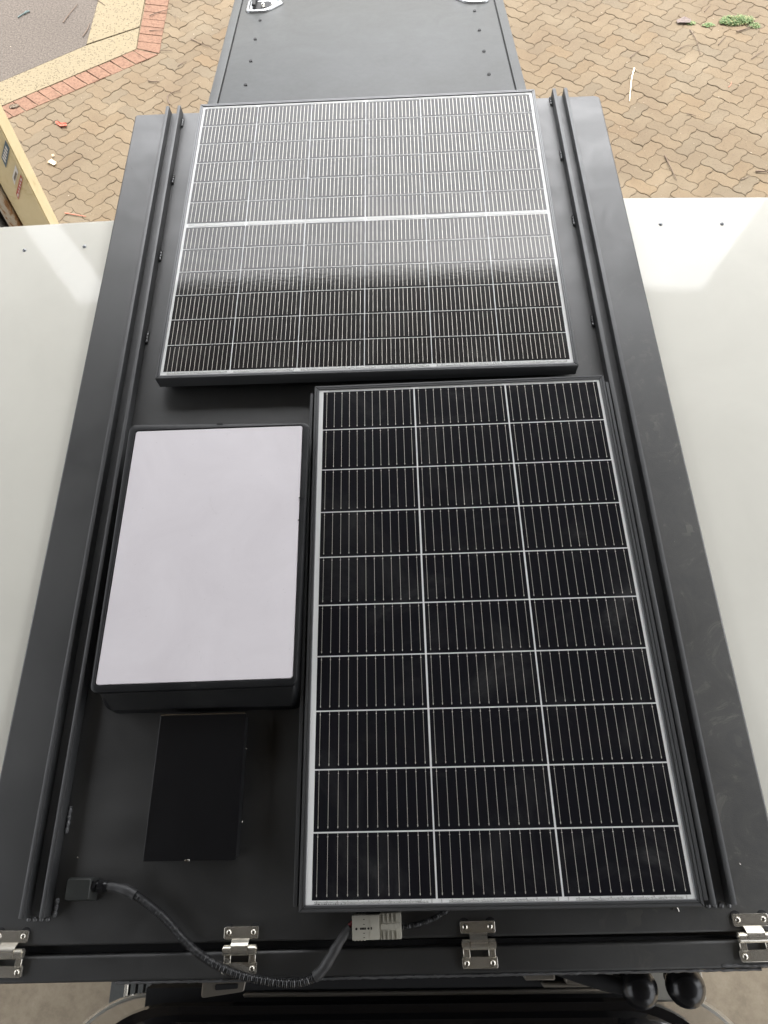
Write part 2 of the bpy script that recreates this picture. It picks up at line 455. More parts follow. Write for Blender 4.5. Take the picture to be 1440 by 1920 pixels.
# yard beyond the pavers
bm = BM(); quad(bm, -60, -4.5, 2.75, 90, GZ - 0.006); quad(bm, -4.5, 60, 8.6, 90, GZ - 0.006); quad(bm, 6.4, 60, 2.75, 8.6, GZ - 0.006); quad(bm, 7.52, 60, -60, 2.75, GZ - 0.006)
tag(obj('pavement', bm, M['paver']), kind='structure')
me = bpy.data.objects['pavement'].data
ca = me.color_attributes.new('tone', 'FLOAT_COLOR', 'CORNER')
for d in ca.data: d.color = (1, 1, 1, 1)

# -- interlocking zigzag pavers laid in herringbone
def pavers():
    w = 0.1017; U = Vector((math.cos(R(-41.9)), math.sin(R(-41.9)))); Vv = Vector((math.cos(R(-131.9)), math.sin(R(-131.9))))
    O = Vector((2.529, 4.32)) - U * 2 * w
    def s(t):
        x = (t % 1.0)
        k = [(0, 0.0), (.16, .85), (.30, 1.0), (.44, .62), (.5, 0), (.56, -.62), (.70, -1.0), (.84, -.85), (1, 0)]
        for i in range(8):
            if x <= k[i + 1][0]:
                q = (x - k[i][0]) / (k[i + 1][0] - k[i][0]); return k[i][1] * (1 - q) + k[i + 1][1] * q
        return 0
    A_ = 0.068
    def world(u, v):
        uu = u + A_ * s(v); vv = v + A_ * s(u)
        return O + U * (uu * w) + Vv * (vv * w)
    bm = BM(); col = bm.loops.layers.float_color.new('tone')
    rnd = random.Random(3)
    def brick(u0, v0, lu, lv):
        cpt = world(u0 + lu / 2, v0 + lv / 2)
        if not (-3.7 < cpt.x < 6.3 and 2.62 < cpt.y < 8.5): return
        # leave out what lies below the asphalt and its edging
        if cpt.x < -1.98 and cpt.y > 5.2: return
        if cpt.x < -2.1 and cpt.y > 4.85 + (cpt.x + 2.1) * .62: return
        pts = []; st = 0.125
        n = int(lu / st); m = int(lv / st)
        for i in range(n): pts.append((u0 + i * st, v0))
        for i in range(m): pts.append((u0 + lu, v0 + i * st))
        for i in range(n): pts.append((u0 + lu - i * st, v0 + lv))
        for i in range(m): pts.append((u0, v0 + lv - i * st))
        P = [world(*p) for p in pts]
        a = sum(P[i].x * P[(i + 1) % len(P)].y - P[(i + 1) % len(P)].x * P[i].y for i in range(len(P)))
        if a < 0: P.reverse()
        dz = rnd.uniform(-.0022, .0018); tx = rnd.uniform(-.012, .012); ty = rnd.uniform(-.012, .012)
        jt = rnd.uniform(.0006, .0014)
        zf = lambda x, y, d: GZ + dz + (x - cpt.x) * tx + (y - cpt.y) * ty - d
        rr = []
        for ins, dd in ((jt, .012), (jt, .0030), (jt + .0026, .0008), (jt + .007, 0)):
            Q = inset(P, ins)
            rr.append([bm.verts.new((q.x, q.y, zf(q.x, q.y, dd))) for q in Q])
        fs = []
        N = len(P)
        for k in range(3):
            for i in range(N): fs.append(bm.faces.new((rr[k][i], rr[k][(i + 1) % N], rr[k + 1][(i + 1) % N], rr[k + 1][i])))
        fs.append(bm.faces.new(rr[3]))
        b = rnd.gauss(1.0, .035); wv = rnd.gauss(0, .018)
        c = (b * (1 + wv), b, b * (1 - wv * 1.3), 1)
        for f in fs:
            for lp in f.loops: lp[col] = c
    for i in range(-60, 61):
        for j in range(-26, 27):
            # lattice t1=(1,1), t2=(2,-2)
            u0, v0 = i + 2 * j, i - 2 * j
            brick(u0, v0, 2, 1); brick(u0, v0 + 1, 1, 2)
    o = obj('paving', bm, M['paver']); tag(o, kind='structure'); return o
pavers()

# -- asphalt patch, exposed aggregate kerb strip, clay brick edging
def poly(name, pts, z, mat_, depth=0.03, r=0.002, kind='structure', parent=None):
    bm = BM(); slab(bm, V2(pts), z, depth, r, 2); o = obj(name, bm, mat_, parent)
    if kind: tag(o, kind=kind)
    return o
d1 = Vector((1.021, .658)).normalized()
def along(p, s): return (p[0] + d1.x * s, p[1] + d1.y * s)
# courses (left to right): asphalt | kerb | bricks
kin = (-2.404, 5.155); kout = (-1.958, 5.060); bout = (-1.757, 4.978)
kinL, koutL, boutL = along((-3.037, 4.653), -3.5), along((-2.979, 4.402), -3.5), along((-2.934, 4.205), -3.5)
zt = GZ + 0.006
poly('road', [kinL, kin, (-2.42, 9.0), (-9.0, 9.0), (-9.0, kinL[1])], zt, M['asphalt'])
poly('kerb', [koutL, kout, (-1.974, 5.373 - .018), (kin[0] + .012, kin[1] - .004), kinL], zt + .004, M['aggregate'])
poly('kerb', [(-1.974, 5.373), (-2.05, 9.0), (-2.42, 9.0), (kin[0] + .004, kin[1] + .012)], zt + .004, M['aggregate'])
def bricks():
    bm = BM(); rnd = random.Random(5)
    L = Vector(koutL); n = 0
    p_out0 = Vector(boutL); p_in0 = Vector(koutL)
    tot = (Vector(kout) - p_in0).length; s = 0
    nrm = Vector((d1.y, -d1.x))
    wid = (Vector(bout) - Vector(kout)).dot(nrm)
    pitch = 0.1075
    k = 0
    x = tot - 0.03
    while x > pitch:
        a = p_in0 + d1 * (x - pitch + .003); b = p_in0 + d1 * (x - .003)
        sl = nrm * wid + d1 * .045
        q = [a, a + sl, b + sl, b]
        slab(bm, [v + Vector((rnd.uniform(-.002, .002), rnd.uniform(-.002, .002))) for v in q], zt + rnd.uniform(-.002, .001), .03, .004, 2)
        x -= pitch
    # mitred corner piece
    a = p_in0 + d1 * (tot - .028)
    slab(bm, [a, a + nrm * wid + d1 * .045, Vector(bout) + Vector((-.006, .0)), Vector(kout) + Vector((.0, .004))], zt, .03, .004, 2)
    y = 5.075
    x0, x1 = -1.958, -1.757
    while y < 8.9:
        h = pitch if y > 5.1 else .10
        off = rnd.uniform(-.002, .002)
        yl = y if y > 5.1 else y
        yr = y - .055 if y > 5.1 else y - .085
        f = (y - 5.06) * .035
        q = [Vector((x0 - f * .6 + off, yl + .003)), Vector((x1 - f * .3 + off, yr + .003)), Vector((x1 - f * .3 + off, y - .055 + h - .003)), Vector((x0 - f * .6 + off, y + h - .003))]
        slab(bm, q, zt + rnd.uniform(-.002, .001), .03, .004, 2)
        y += h
    o = obj('brick_edging', bm, M['brick']); tag(o, kind='structure')
bricks()

# ------------------------------------------------------------------ the shed round the truck
shed = empty('workshop_shed', (0.4, 2.6, GZ), label='dark steel workshop shed with open roller doorway above the truck', cat='shed')
def sh(name, m, x0, x1, y0, y1, z0, z1, bev=0):
    bm = BM(); box(bm, x0 - .4, x1 - .4, y0 - 2.6, y1 - 2.6, z0 - GZ, z1 - GZ, bev); return obj(name, bm, m, shed)
CE = 2.95; LN = 2.43
XL, XR = -3.9, 3.7
sh('ceiling', M['ceil'], XL, XR, -4.6, 2.7, CE, CE + .1)
sh('lintel', M['ceil'], XL, XR, 2.56, 2.70, LN, CE - .004)
sh('wall', M['wallgrey'], XL, -2.30, 2.56, 2.70, GZ - .1, LN - .003)
sh('wall', M['wallgrey'], 2.82, XR, 2.56, 2.70, GZ - .1, LN - .003)
sh('wall', M['wallgrey'], XL, 2.2, -4.6, -4.5, GZ - .1, CE - .003)
for yy in (-4.45, -1.5): sh('side_column', M['purlin'], XR - .2, XR, yy, yy + .2, GZ - .1, CE - .003)
for yy in (-4.45, -1.5): sh('side_column', M['purlin'], XL, XL + .2, yy, yy + .2, GZ - .1, CE - .003)
sh('door_column', M['purlin'], 2.70, 2.82, 2.50, 2.70, GZ - .1, LN - .003)
for k in range(5): sh('purlin', M['purlin'], XL + .02, XR - .02, 1.9 - k * 1.2, 1.98 - k * 1.2, CE - .2, CE - .003)
sh('rafter', M['purlin'], -1.4, -1.2, -4.4, 2.5, CE - .4, CE - .21)

# cream post at the doorway (leans a little)
post = empty('door_post', (-2.10, 2.6, GZ), label='cream painted steel door post with warning stickers, standing on the pavers', cat='post')
def px_(z): return -2.05 + (z - GZ) * .098
def slant_box(name, m, xo0, xo1, y0, y1, z0, z1, parent, bev=0.0):
    bm = BM(); box(bm, 0, 1, y0, y1, z0, z1, 0)
    for v in bm.verts:
        xr = px_(v.co.z); v.co.x = xr + (xo0 if v.co.x < .5 else xo1)
        v.co -= Vector((-2.10, 2.6, GZ))
    if bev: bmesh.ops.bevel(bm, geom=bm.edges[:], offset=bev, segments=2, affect='EDGES')
    return obj(name, bm, m, parent, smooth=bev > 0)
slant_box('post_body', M['cream'], -.172, 0, 2.6, 2.72, GZ - .02, LN, post, .006)
def sticker(pts, m, name='sticker', y=2.597, parent=post, lab=None):
    bm = BM(); a = [bm.verts.new(Vector((x, y, z)) - Vector((-2.10, 2.6, GZ))) for x, z in pts]
    b = [bm.verts.new(v.co + Vector((0, .0015, 0))) for v in a]
    bm.faces.new(a); bm.faces.new(list(reversed(b)))
    n = len(a)
    for i in range(n): bm.faces.new((a[i], a[(i + 1) % n], b[(i + 1) % n], b[i]))
    return obj(name, bm, m, parent, label=lab)
s1 = sticker([(-1.963, -1.225), (-1.968, -1.275), (-2.056, -1.392), (-2.044, -1.325)], M['stickerblue'], lab='blue grey worn sticker')
for k in range(5):
    t = .15 + k * .15
    sticker([(-1.966 - .085 * t - .001, -1.235 - .10 * t - .005), (-1.966 - .085 * t - .002, -1.262 - .115 * t), (-1.966 - .085 * t - .010, -1.272 - .115 * t), (-1.966 - .085 * t - .009, -1.245 - .10 * t - .005)], M['stickerwhite'], 'sticker_marks', 2.5955)
s2 = sticker([(-1.991, -1.374), (-2.002, -1.422), (-2.070, -1.504), (-2.054, -1.451)], M['stickerwhite'], lab='white label with a dark outline')
sticker([(-2.012, -1.413), (-2.016, -1.433), (-2.052, -1.476), (-2.047, -1.455)], M['bracket'], 'sticker_marks', 2.5955)
s3 = sticker([(-1.996, -1.437), (-2.003, -1.470), (-2.103, -1.602), (-2.092, -1.560)], M['stickerred'], lab='red bordered warning label')
sticker([(-2.003, -1.452), (-2.0065, -1.470), (-2.096, -1.588), (-2.0905, -1.567)], M['stickerwhite'], 'sticker_marks', 2.5955)
for k in range(5):
    t = .12 + k * .16
    x = -2.0045 - .088 * t; z = -1.462 - .113 * t
    sticker([(x, z + .006), (x - .0015, z - .006), (x - .009, z - .017), (x - .0075, z - .005)], M['stickerred'], 'sticker_marks', 2.5945)
track = empty('roller_door_track', (-2.10, 2.6, GZ), label='rust stained galvanised roller door track beside the cream post', cat='door track')
slant_box('track_channel', M['rust'], -.252, -.184, 2.585, 2.70, GZ - .02, LN - .01, track, .002)
slant_box('track_seal', M['void'], -.184, -.174, 2.63, 2.70, GZ - .02, LN - .01, track)
slant_box('track_slot', M['void'], -.34, -.254, 2.62, 2.70, GZ - .02, LN - .01, track)
slant_box('track_lip', M['purlin'], -.306, -.300, 2.575, 2.618, GZ - .02, LN - .01, track)

# ================================================================== CANOPY
canopy = empty('truck_canopy', (0.09, 0.0, -.8), label='black powder coated truck canopy with flat roof and open side doors', cat='truck canopy')
CO = Vector((0.09, 0.0, -.8))
def cp(name, bm, m, smooth=False, parent=None, label=None):
    if parent is None:
        for v in bm.verts: v.co -= CO
    return obj(name, bm, m, parent or canopy, smooth, label)
RZ = -.045
# roof skin, big rounded front lip
out = round_outline([(-.541, -.966), (.716, -.959), (.7205, .953), (-.5465, .972)], [.008, .008, .016, .007], 5)
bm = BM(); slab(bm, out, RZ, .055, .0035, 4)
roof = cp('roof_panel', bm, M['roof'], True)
bm = BM()      # folded crease lines beside the rails
for x, a, b in ((-.4565, -.93, .962), (.6345, -.92, .95)):
    box(bm, x - .0009, x + .0009, a, b, RZ - .001, RZ + .0007, .0003, 1)
cp('fold_line', bm, M['roof'])

# hollow body under the roof
def wallbox(bm, *a): box(bm, *a)
bm = BM(); bz0, bz1 = -.98, RZ - .06
box(bm, -.50, .68, -.955, -.93, bz0, bz1)          # front wall
box(bm, -.50, -.47, -.925, .90, bz0, bz0 + .35)      # low side walls
box(bm, .65, .68, -.925, .90, bz0, bz0 + .35)
box(bm, -.50, .68, .905, .93, bz0, bz0 + .12)
box(bm, -.465, .645, -.925, .90, bz0 - .03, bz0)
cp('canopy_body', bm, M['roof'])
# hinge bar in front of the roof lip
bm = BM()
out = round_outline([(-.545, -1.0145), (.72, -1.0055), (.72, -.969), (-.545, -.979)], .007, 3)
slab(bm, out, RZ - .003, .06, .0045, 4)
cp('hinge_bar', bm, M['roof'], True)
bm = BM()      # rough weld seam along its lower edge
pth = [Vector((-.30 + i * .004, -1.0140 + (i * .004) * .0073 + random.uniform(-.0005, .0005), RZ - .0045 + random.uniform(-.0006, .0006))) for i in range(240)]
tube(bm, pth, lambda s: .0014 + .0006 * abs(math.sin(s * 900)), 6)
pth = [Vector((.60 + i * .003, -1.002 + random.uniform(-.0004, .0004), RZ - .003)) for i in range(35)]
tube(bm, pth, lambda s: .0018 + .0007 * abs(math.sin(s * 800)), 6)
cp('weld_seam', bm, M['weld'], True)
bm = BM(); box(bm, -.53, .705, -.9775, -.9665, RZ - .05, RZ - .02); cp('lip_seal', bm, M['void'])

# roof rails
def weldbead(x, y, L, parent, side):
    bm = BM(); n = 26
    pth = [Vector((x + random.uniform(-.0004, .0004), y + L * (i / (n - 1) - .5), RZ + .0025 + random.uniform(-.0004, .0004))) for i in range(n)]
    tube(bm, pth, lambda s: .0019 + .0013 * abs(math.sin(s * 330)) , 8)
    o = obj('weld_bead', bm, M['weld'], parent, True)
    return o
def rail(xs, ya, yb, parent_name, welds, side):
    a0, a1, b0, b1 = xs
    rt = empty('roof_rail', (a0, ya, RZ)); rt.parent = canopy; rt.location = Vector((a0, ya, RZ)) - CO
    return rt
def rail_mesh(xs, ya, yb, lean, welds, label):
    a0, a1, b0, b1 = xs
    bm = BM()
    zb, ztp = RZ + .0005, RZ + .023
    box(bm, a0, a1, ya, yb, zb, ztp, .0012, 2)
    box(bm, b0, b1, ya, yb, zb, ztp, .0012, 2)
    box(bm, min(a1, b1) - .001, max(a0, b0) + .001, ya + .004, yb - .004, zb, RZ + .0035)
    r = cp('roof_rail', bm, M['rail'], True, label=label)
    for (x, y, L) in welds:
        w = weldbead(x, y, L, None, 0); w.parent = r
        w.location = -CO
    return r
rail_mesh((-.4525, -.4435, -.4205, -.4125), -.926, .968, 0,
          [(-.4095, y, .030) for y in (.925, .705, .442, .195, -.10, -.44)] + [(-.4085, -.790, .040), (-.4055, -.915, .024)], 'left roof rail channel with weld beads')
rail_mesh((.5905, .5995, .6205, .6295), -.922, .957, 0,
          [(.5875, y, .030) for y in (.935, .722, .495, .190, -.12)], 'right roof rail channel with weld beads')
bm = BM()
for x in (.5955, .605, .615, .626): dome(bm, (x, -.9255, RZ), .0038, .003, 8, 3)
for x in (-.447, -.437, -.427, -.417): dome(bm, (x, -.930, RZ), .0035, .0022, 8, 3)
cp('weld_dot', bm, M['weld'], True)

# stainless hinges
def hinge_geo(cx, rz=0.0):
    """built round its own origin at the barrel"""
    h = BM()
    z0 = RZ + .0005
    # upper leaf
    box(h, -.0262, .0262, .0135, .0295, z0, z0 + .0035, .0014, 2)
    up = h
    return up
def make_hinge(cx, cy, rz, label):
    T = Matrix.Translation(Vector((cx, cy, 0)) - CO) @ Matrix.Rotation(rz, 4, 'Z')
    def fin(bm, name, m, parent):
        bm.transform(T if parent is canopy else Matrix())
        if parent is not canopy: bm.transform(T)
        return obj(name, bm, m, parent, True)
    z0 = RZ + .0005
    bm = BM()
    out = round_outline([(-.0262, .0135), (.0262, .0135), (.0262, .0297), (-.0262, .0297)], .0025, 4)
    slab(bm, out, z0 + .0035, .0035, .0006, 2)
    h = fin(bm, 'hinge', M['steel'], canopy); h['label'] = label
    bm = BM()     # tongue rising to the barrel
    n = 8
    prev = None
    for i in range(n + 1):
        t = i / n; y = .0145 - .0115 * t; z = z0 + .0032 + .0095 * math.sin(t * math.pi / 2)
        hw = .0125 + .001 * (1 - t)
        r1 = [bm.verts.new((-hw, y, z)), bm.verts.new((hw, y, z)), bm.verts.new((hw, y, z - .0025)), bm.verts.new((-hw, y, z - .0025))]
        if prev:
            for k in range(4): bm.faces.new((prev[k], prev[(k + 1) % 4], r1[(k + 1) % 4], r1[k]))
        prev = r1
    cyl(bm, (0, 0, z0 + .0055), (1, 0, 0), .0072, .0255, 20)
    fin(bm, 'hinge_tongue', M['steel'], h)
    bm = BM()
    for s in (-1, 1):
        cyl(bm, (s * .0188, 0, z0 + .0052), (1, 0, 0), .0070, .0112, 20)
        cyl(bm, (s * .0248, 0, z0 + .0052), (1, 0, 0), .0042, .0016, 12)
        box(bm, s * .0188 - .0052, s * .0188 + .0052, -.0175, -.002, z0, z0 + .004, .0008, 1)
    out = round_outline([(-.0262, -.0310), (.0262, -.0310), (.0262, -.0160), (-.0262, -.0160)], .0025, 4)
    slab(bm, out, z0 + .0030, .0035, .0006, 2)
    fin(bm, 'lower_leaf', M['steel'], h)
    for (sx, sy) in ((-.0188, .0222), (.0188, .0222), (-.0192, -.0240), (.0192, -.0240)):
        bm = BM(); dome(bm, (sx, sy, z0 + .003), .0041, .0026, 16, 5)
        box(bm, sx - .0019, sx + .0019, sy - .0005, sy + .0005, z0 + .0052, z0 + .0060); box(bm, sx - .0005, sx + .0005, sy - .0019, sy + .0019, z0 + .0052, z0 + .0060)
        for f in bm.faces:
            if f.calc_center_median().z > z0 + .0057: f.material_index = 0
        fin(bm, 'screw', M['steelscrew'], h)
    bm = BM()
    for s in (-1, 1): dome(bm, (s * .020, .0255, z0 - .0005), .0085, .0012, 14, 2)
    fin(bm, 'hinge_gasket', M['void'], h)
    return h
make_hinge(-.4685, -.9735, R(-.5), 'stainless hinge beside the left edge of the bar')
make_hinge(-.1120, -.9725, R(.4), 'stainless hinge under the loop of conduit')
make_hinge(.2465, -.9695, R(.4), 'stainless hinge near the grey plug')
make_hinge(.6525, -.9655, R(.4), 'stainless hinge at the right corner of the roof')

# side doors, swung open to either side
def side_door(pts, zf, rivets, label):
    bm = BM(); slab(bm, round_outline(pts, .012, 4), zf, .032, .003, 3)
    d = cp('side_door', bm, M['white'], True, label=label)
    for x, y in rivets:
        bm = BM(); dome(bm, (x, y, zf(x, y) - .0003), .0050, .0040, 14, 4)
        for v in bm.verts: v.co -= CO
        obj('rivet', bm, M['chromegrey'], d, True)
    return d
side_door([(-1.45, -.93), (-.520, -.93), (-.520, .591), (-1.45, .591)], lambda x, y: -.061 + .014 * (x + .55),
          [(-.616 - .153 * k, .5045 - .001 * k) for k in range(5)], 'white left side door swung open')
side_door([(.700, -.93), (1.62, -.93), (1.62, .585), (.700, .585)], lambda x, y: -.061 - .05 * (x - .72),
          [(.802 + .150 * k, .4935) for k in range(5)], 'white right side door swung open')

# rear door, raised, seen beyond the upper panel
def lz(x, y): return -.101 - .142 * (y - 1.09)
bm = BM()
ox0, ox1, oy0, oy1 = -.3735, .5475, .93, 1.95
ix0, ix1 = -.341, .5145
outer = V2([(ox0, oy0), (ox1, oy0), (ox1, oy1), (ox0, oy1)])
slab(bm, outer, lambda x, y: lz(x, y) - .006, .04, .003, 2)
door = cp('rear_door', bm, M['lidpaint'], True, label='raised black rear door beyond the upper solar panel')
def dsub(name, bm, m, smooth=True):
    for v in bm.verts: v.co -= CO
    return obj(name, bm, m, door, smooth)
bm = BM()
for a, b in ((ox0, ix0 - .004), (ix1 + .004, ox1)):
    slab(bm, V2([(a, oy0), (b, oy0), (b, oy1), (a, oy1)]), lz, .006, .0025, 2)
dsub('door_rim', bm, M['lidpaint'])
bm = BM(); slab(bm, V2([(ix0, oy0), (ix1, oy0), (ix1, oy1 - .04), (ix0, oy1 - .04)]), lambda x, y: lz(x, y) - .0005, .005, .0022, 2)
dsub('door_skin', bm, M['lidpaint'])
bm = BM()
for a, b in ((ix0 - .004, ix0 - .0005), (ix1 + .0005, ix1 + .004)):
    slab(bm, V2([(a, oy0), (b, oy0), (b, oy1 - .02), (a, oy1 - .02)]), lambda x, y: lz(x, y) - .0048, .001, .0001, 1)
dsub('door_seal', bm, M['void'])
bm = BM()
for (x, y) in [(-.268, 1.621), (-.271, 1.484), (-.271, 1.336), (-.272, 1.187), (.445, 1.600), (.448, 1.460), (.449, 1.317), (.450, 1.173)]:
    c = BM(); cyl(c, (x, y, lz(x, y) + .0009), (0, 0, 1), .0050, .0022, 16)
    for v in c.verts: v.co -= CO
    obj('rivet', c, M['void'], door, True)
bm.free()
def latch(cx, cy, flip):
    sx = -1 if flip else 1
    z = lz(cx, cy)
    tilt = Matrix.Rotation(math.atan(-.142), 4, 'X')
    T = Matrix.Translation(Vector((cx, cy, z)) - CO) @ tilt @ Matrix.Scale(sx, 4, (1, 0, 0))
    # bezel: D-shaped, pointed towards the middle of the door
    pts = round_outline([(-.062, -.050), (.012, -.052), (.066, .012), (.050, .048), (-.062, .052)], [.022, .05, .02, .02, .02], 6)
    bm = BM(); lv = []
    for ins, zz in ((0, 0), (.0015, .0035), (.006, .0062), (.011, .0062), (.014, .003)): lv.append((inset(pts, ins), zz))
    rings(bm, lv, False, False)
    bm.transform(T); obj('latch_bezel', bm, M['chromegrey'], door, True)
    bm = BM(); rings(bm, [(inset(pts, -.0016), .0002), (inset(pts, .001), .0012)], True, True); bm.transform(T); obj('latch_gasket', bm, M['void'], door)
    bm = BM(); rings(bm, [(inset(pts, .014), .003), (inset(pts, .018), .0016)], True); bm.transform(T); obj('latch_plate', bm, M['chromegrey'], door, True)
    bm = BM(); p2 = round_outline([(-.040, -.030), (.022, -.030), (.022, .030), (-.040, .030)], .014, 5)
    slab(bm, p2, .0036, .002, .0008, 2); bm.transform(T); obj('latch_recess', bm, M['void'], door, True)
    bm = BM(); cyl(bm, (-.002, -.018, .008), (0, 0, 1), .0068, .008, 16); dome(bm, (-.002, -.018, .012), .0068, .004, 16, 4)
    bm.transform(T); obj('latch_lock', bm, M['steelscrew'], door, True)
    bm = BM(); box(bm, -.040, -.026, -.030, .060, .010, .018, .004, 2); bm.transform(T); obj('latch_handle', bm, M['void'], door, True)
    bm = BM(); dome(bm, (.036, .0, .003), .013, .006, 16, 5, .7); bm.transform(T); obj('latch_button', bm, M['steelscrew'], door, True)
latch(-.262, 1.730, False)
latch(.438, 1.706, True)

# ================================================================== SOLAR PANELS
def panel(name, loc, rz, W, H, fr, cx0, cx1, cy0, cy1, ncol, nrow, mid, nbar, label, cellm, thick, gapc, gapr, style):
    """origin at panel centre; glass surface at z=0"""
    t = empty('solar_panel', loc, rz, label=label, cat='solar panel')
    hw, hh = W / 2, H / 2
    # frame, four lengths of extrusion with a groove
    bm = BM()
    o = V2([(-hw, -hh), (hw, -hh), (hw, hh), (-hw, hh)])
    rings(bm, [(o, -thick), (o, -.0010), (inset(o, .001), 0.0005), (inset(o, fr * .42), .0005), (inset(o, fr * .46), -.0006), (inset(o, fr * .52), -.0006), (inset(o, fr * .56), .0003), (inset(o, fr - .001), .0001), (inset(o, fr), -.0010), (inset(o, fr), -.0022)], False, False)
    rings(bm, [(inset(o, .012), -thick), (o, -thick)], False, False)
    f = obj('frame', bm, M['anod'], t)
    bm = BM()       # mitre joints
    for sx in (-1, 1):
        for sy in (-1, 1):
            a = Vector((sx * (hw - .0005), sy * (hh - .0005), .0007)); b = Vector((sx * (hw - fr), sy * (hh - fr), .0004))
            tube(bm, [a, b], .0005, 4)
    obj('mitre_joint', bm, M['void'], f)
    bm = BM(); quad(bm, -hw + fr - .0005, hw - fr + .0005, -hh + fr - .0005, hh - fr + .0005, -.0022)
    obj('backsheet', bm, M['backsheet'], t)
    cw = (cx1 - cx0) / ncol
    ch = (cy1 - cy0 - mid) / nrow
    cells = BM(); bars = BM()
    ZC, ZB = -.0019, -.0017
    for i in range(ncol):
        for j in range(nrow):
            x0 = cx0 + i * cw + gapc / 2 * (i > 0); x1 = cx0 + (i + 1) * cw - gapc / 2 * (i < ncol - 1)
            y1 = cy1 - j * ch - (mid if mid and j >= nrow // 2 else 0); y0 = y1 - ch
            top_edge = j == 0 or (mid and j == nrow // 2); bot_edge = j == nrow - 1 or (mid and j == nrow // 2 - 1)
            ya = y0 + (gapr / 2 if not bot_edge else 0); yb = y1 - (gapr / 2 if not top_edge else 0)
            jx = random.uniform(-.0003, .0003)
            quad(cells, x0 + jx, x1 + jx, ya, yb, ZC)
            for k in range(nbar):
                if style == 'B':
                    bxp = x0 + (x1 - x0) * (.038 + .0838 * k); s_, e_ = ya + .0044, yb + .0005
                    if j == nrow - 1: s_ = ya + .0042
                    hwid = .00032
                    quad(bars, bxp - hwid, bxp + hwid, s_, e_, ZB)
                    quad(bars, bxp - .0007, bxp + .0007, s_ + .001, s_ + .0035, ZB + .0001)
                    quad(bars, bxp - .0009, bxp + .0009, e_ - .006, e_ - .0045, ZB + .0001)
                else:
                    bxp = x0 + (x1 - x0) * (.055 + k * .0680)
                    fl = (i % 2) ^ (1 if j >= nrow // 2 else 0)
                    s_, e_ = (ya + .0040, yb + .001) if fl == 0 else (ya - .001, yb - .0040)
                    hwid = .00043
                    quad(bars, bxp - hwid, bxp + hwid, s_, e_, ZB)
    obj('solar_cells', cells, cellm, t)
    obj('busbars', bars, M['ribbon'], t)
    bm = BM()
    if style == 'B':
        for i in range(ncol):
            a = cx0 + i * cw + .018 + (.03 if i == 0 else 0); b = cx0 + (i + 1) * cw - .012
            quad(bm, a, b, cy0 - .0052, cy0 - .0022, ZB)
            quad(bm, cx0 + i * cw + .01, cx0 + (i + 1) * cw - .006, cy1 + .0022, cy1 + .0056, ZB)
        for i in range(ncol):
            for k in range(nbar):
                bxp = cx0 + i * cw + cw * (.038 + .0838 * k)
                quad(bm, bxp - .0007, bxp + .0007, cy0 - .0058, cy0 - .0006, ZB + .0001)
    else:
        for i in range(0, ncol, 1):
            pass
        ym = cy1 - ch * nrow / 2 - mid
        segs = [(0, 1), (1, 3), (3, 5), (5, 6)]
        for a, b in segs:
            quad(bm, cx0 + a * cw + .004, cx0 + b * cw - .003, ym + .0030, ym + mid - .0022, ZB)
            quad(bm, cx0 + a * cw + .006, cx0 + b * cw - .006, cy1 + .0018, cy1 + .0066, ZB)
        for a, b in ((0, 1), (1, 2), (2, 4), (4, 6)):
            quad(bm, cx0 + a * cw + .008, cx0 + b * cw - .006, cy0 - .0068, cy0 - .0026, ZB)
    obj('bus_ribbon', bm, M['busribbon'], t)
    return t, f

# upper panel: 6 x 12 half cells
p1, p1f = panel('p1', (.0893, .4865, 0), R(-.62), .884, .883, .0085, -.4275, .4265, -.4235, .4245, 6, 12, .013, 14,
                'large square solar panel at the far end of the roof, reflecting the sky', M['cell2'], .030, .0022, .0018, 'A')
# mounting feet of the upper panel
bm = BM()
for sx in (-1, 1):
    for sy in (-1, 1): box(bm, sx * .40 - .03, sx * .40 + .03, sy * .40 - .02, sy * .40 + .02, RZ + .0005, -.0302)
obj('mounting_foot', bm, M['anod'], p1)
# lower panel: 3 x 10 half cells, origin at its centre
cxm, cym = .2770, -.4530
p2, p2f = panel('p2', (cxm, cym, 0), 0, .592, .936, .0100, 0 - cxm, .558 - cxm, -.9056 - cym, 0 - cym, 3, 10, 0, 12,
                'long solar panel with three columns of cells beside the white plate', M['cell'], .032, .0030, .0022, 'B')
bm = BM()
for sx in (-1, 1): box(bm, sx * .302 - .003 + (.004 if sx > 0 else -.002), sx * .302 + .003 + (.004 if sx > 0 else -.002), -.462, .462, RZ + .0005, -.0160, .0006, 1)
obj('mounting_angle', bm, M['anod'], p2)
bm = BM()
for sx in (-1, 1):
    for sy in (-1, 1): box(bm, sx * .27 - .02, sx * .27 + .02, sy * .43 - .02, sy * .43 + .02, RZ + .0005, -.0322)
obj('mounting_foot', bm, M['anod'], p2)
bm = BM(); rnd = random.Random(8); x = .0035 - cxm      # barcode in the lower left of the border
while x < .050 - cxm:
    wb = rnd.choice((.0004, .0008, .0013)); quad(bm, x, x + wb, -.9128 - cym, -.9096 - cym, -.0016); x += wb + rnd.choice((.0005, .0009, .0014))
x = .004 - cxm
while x < .048 - cxm:
    quad(bm, x, x + .0009, -.9087 - cym, -.9078 - cym, -.0016); x += .0018
obj('barcode', bm, M['ink'], p2)

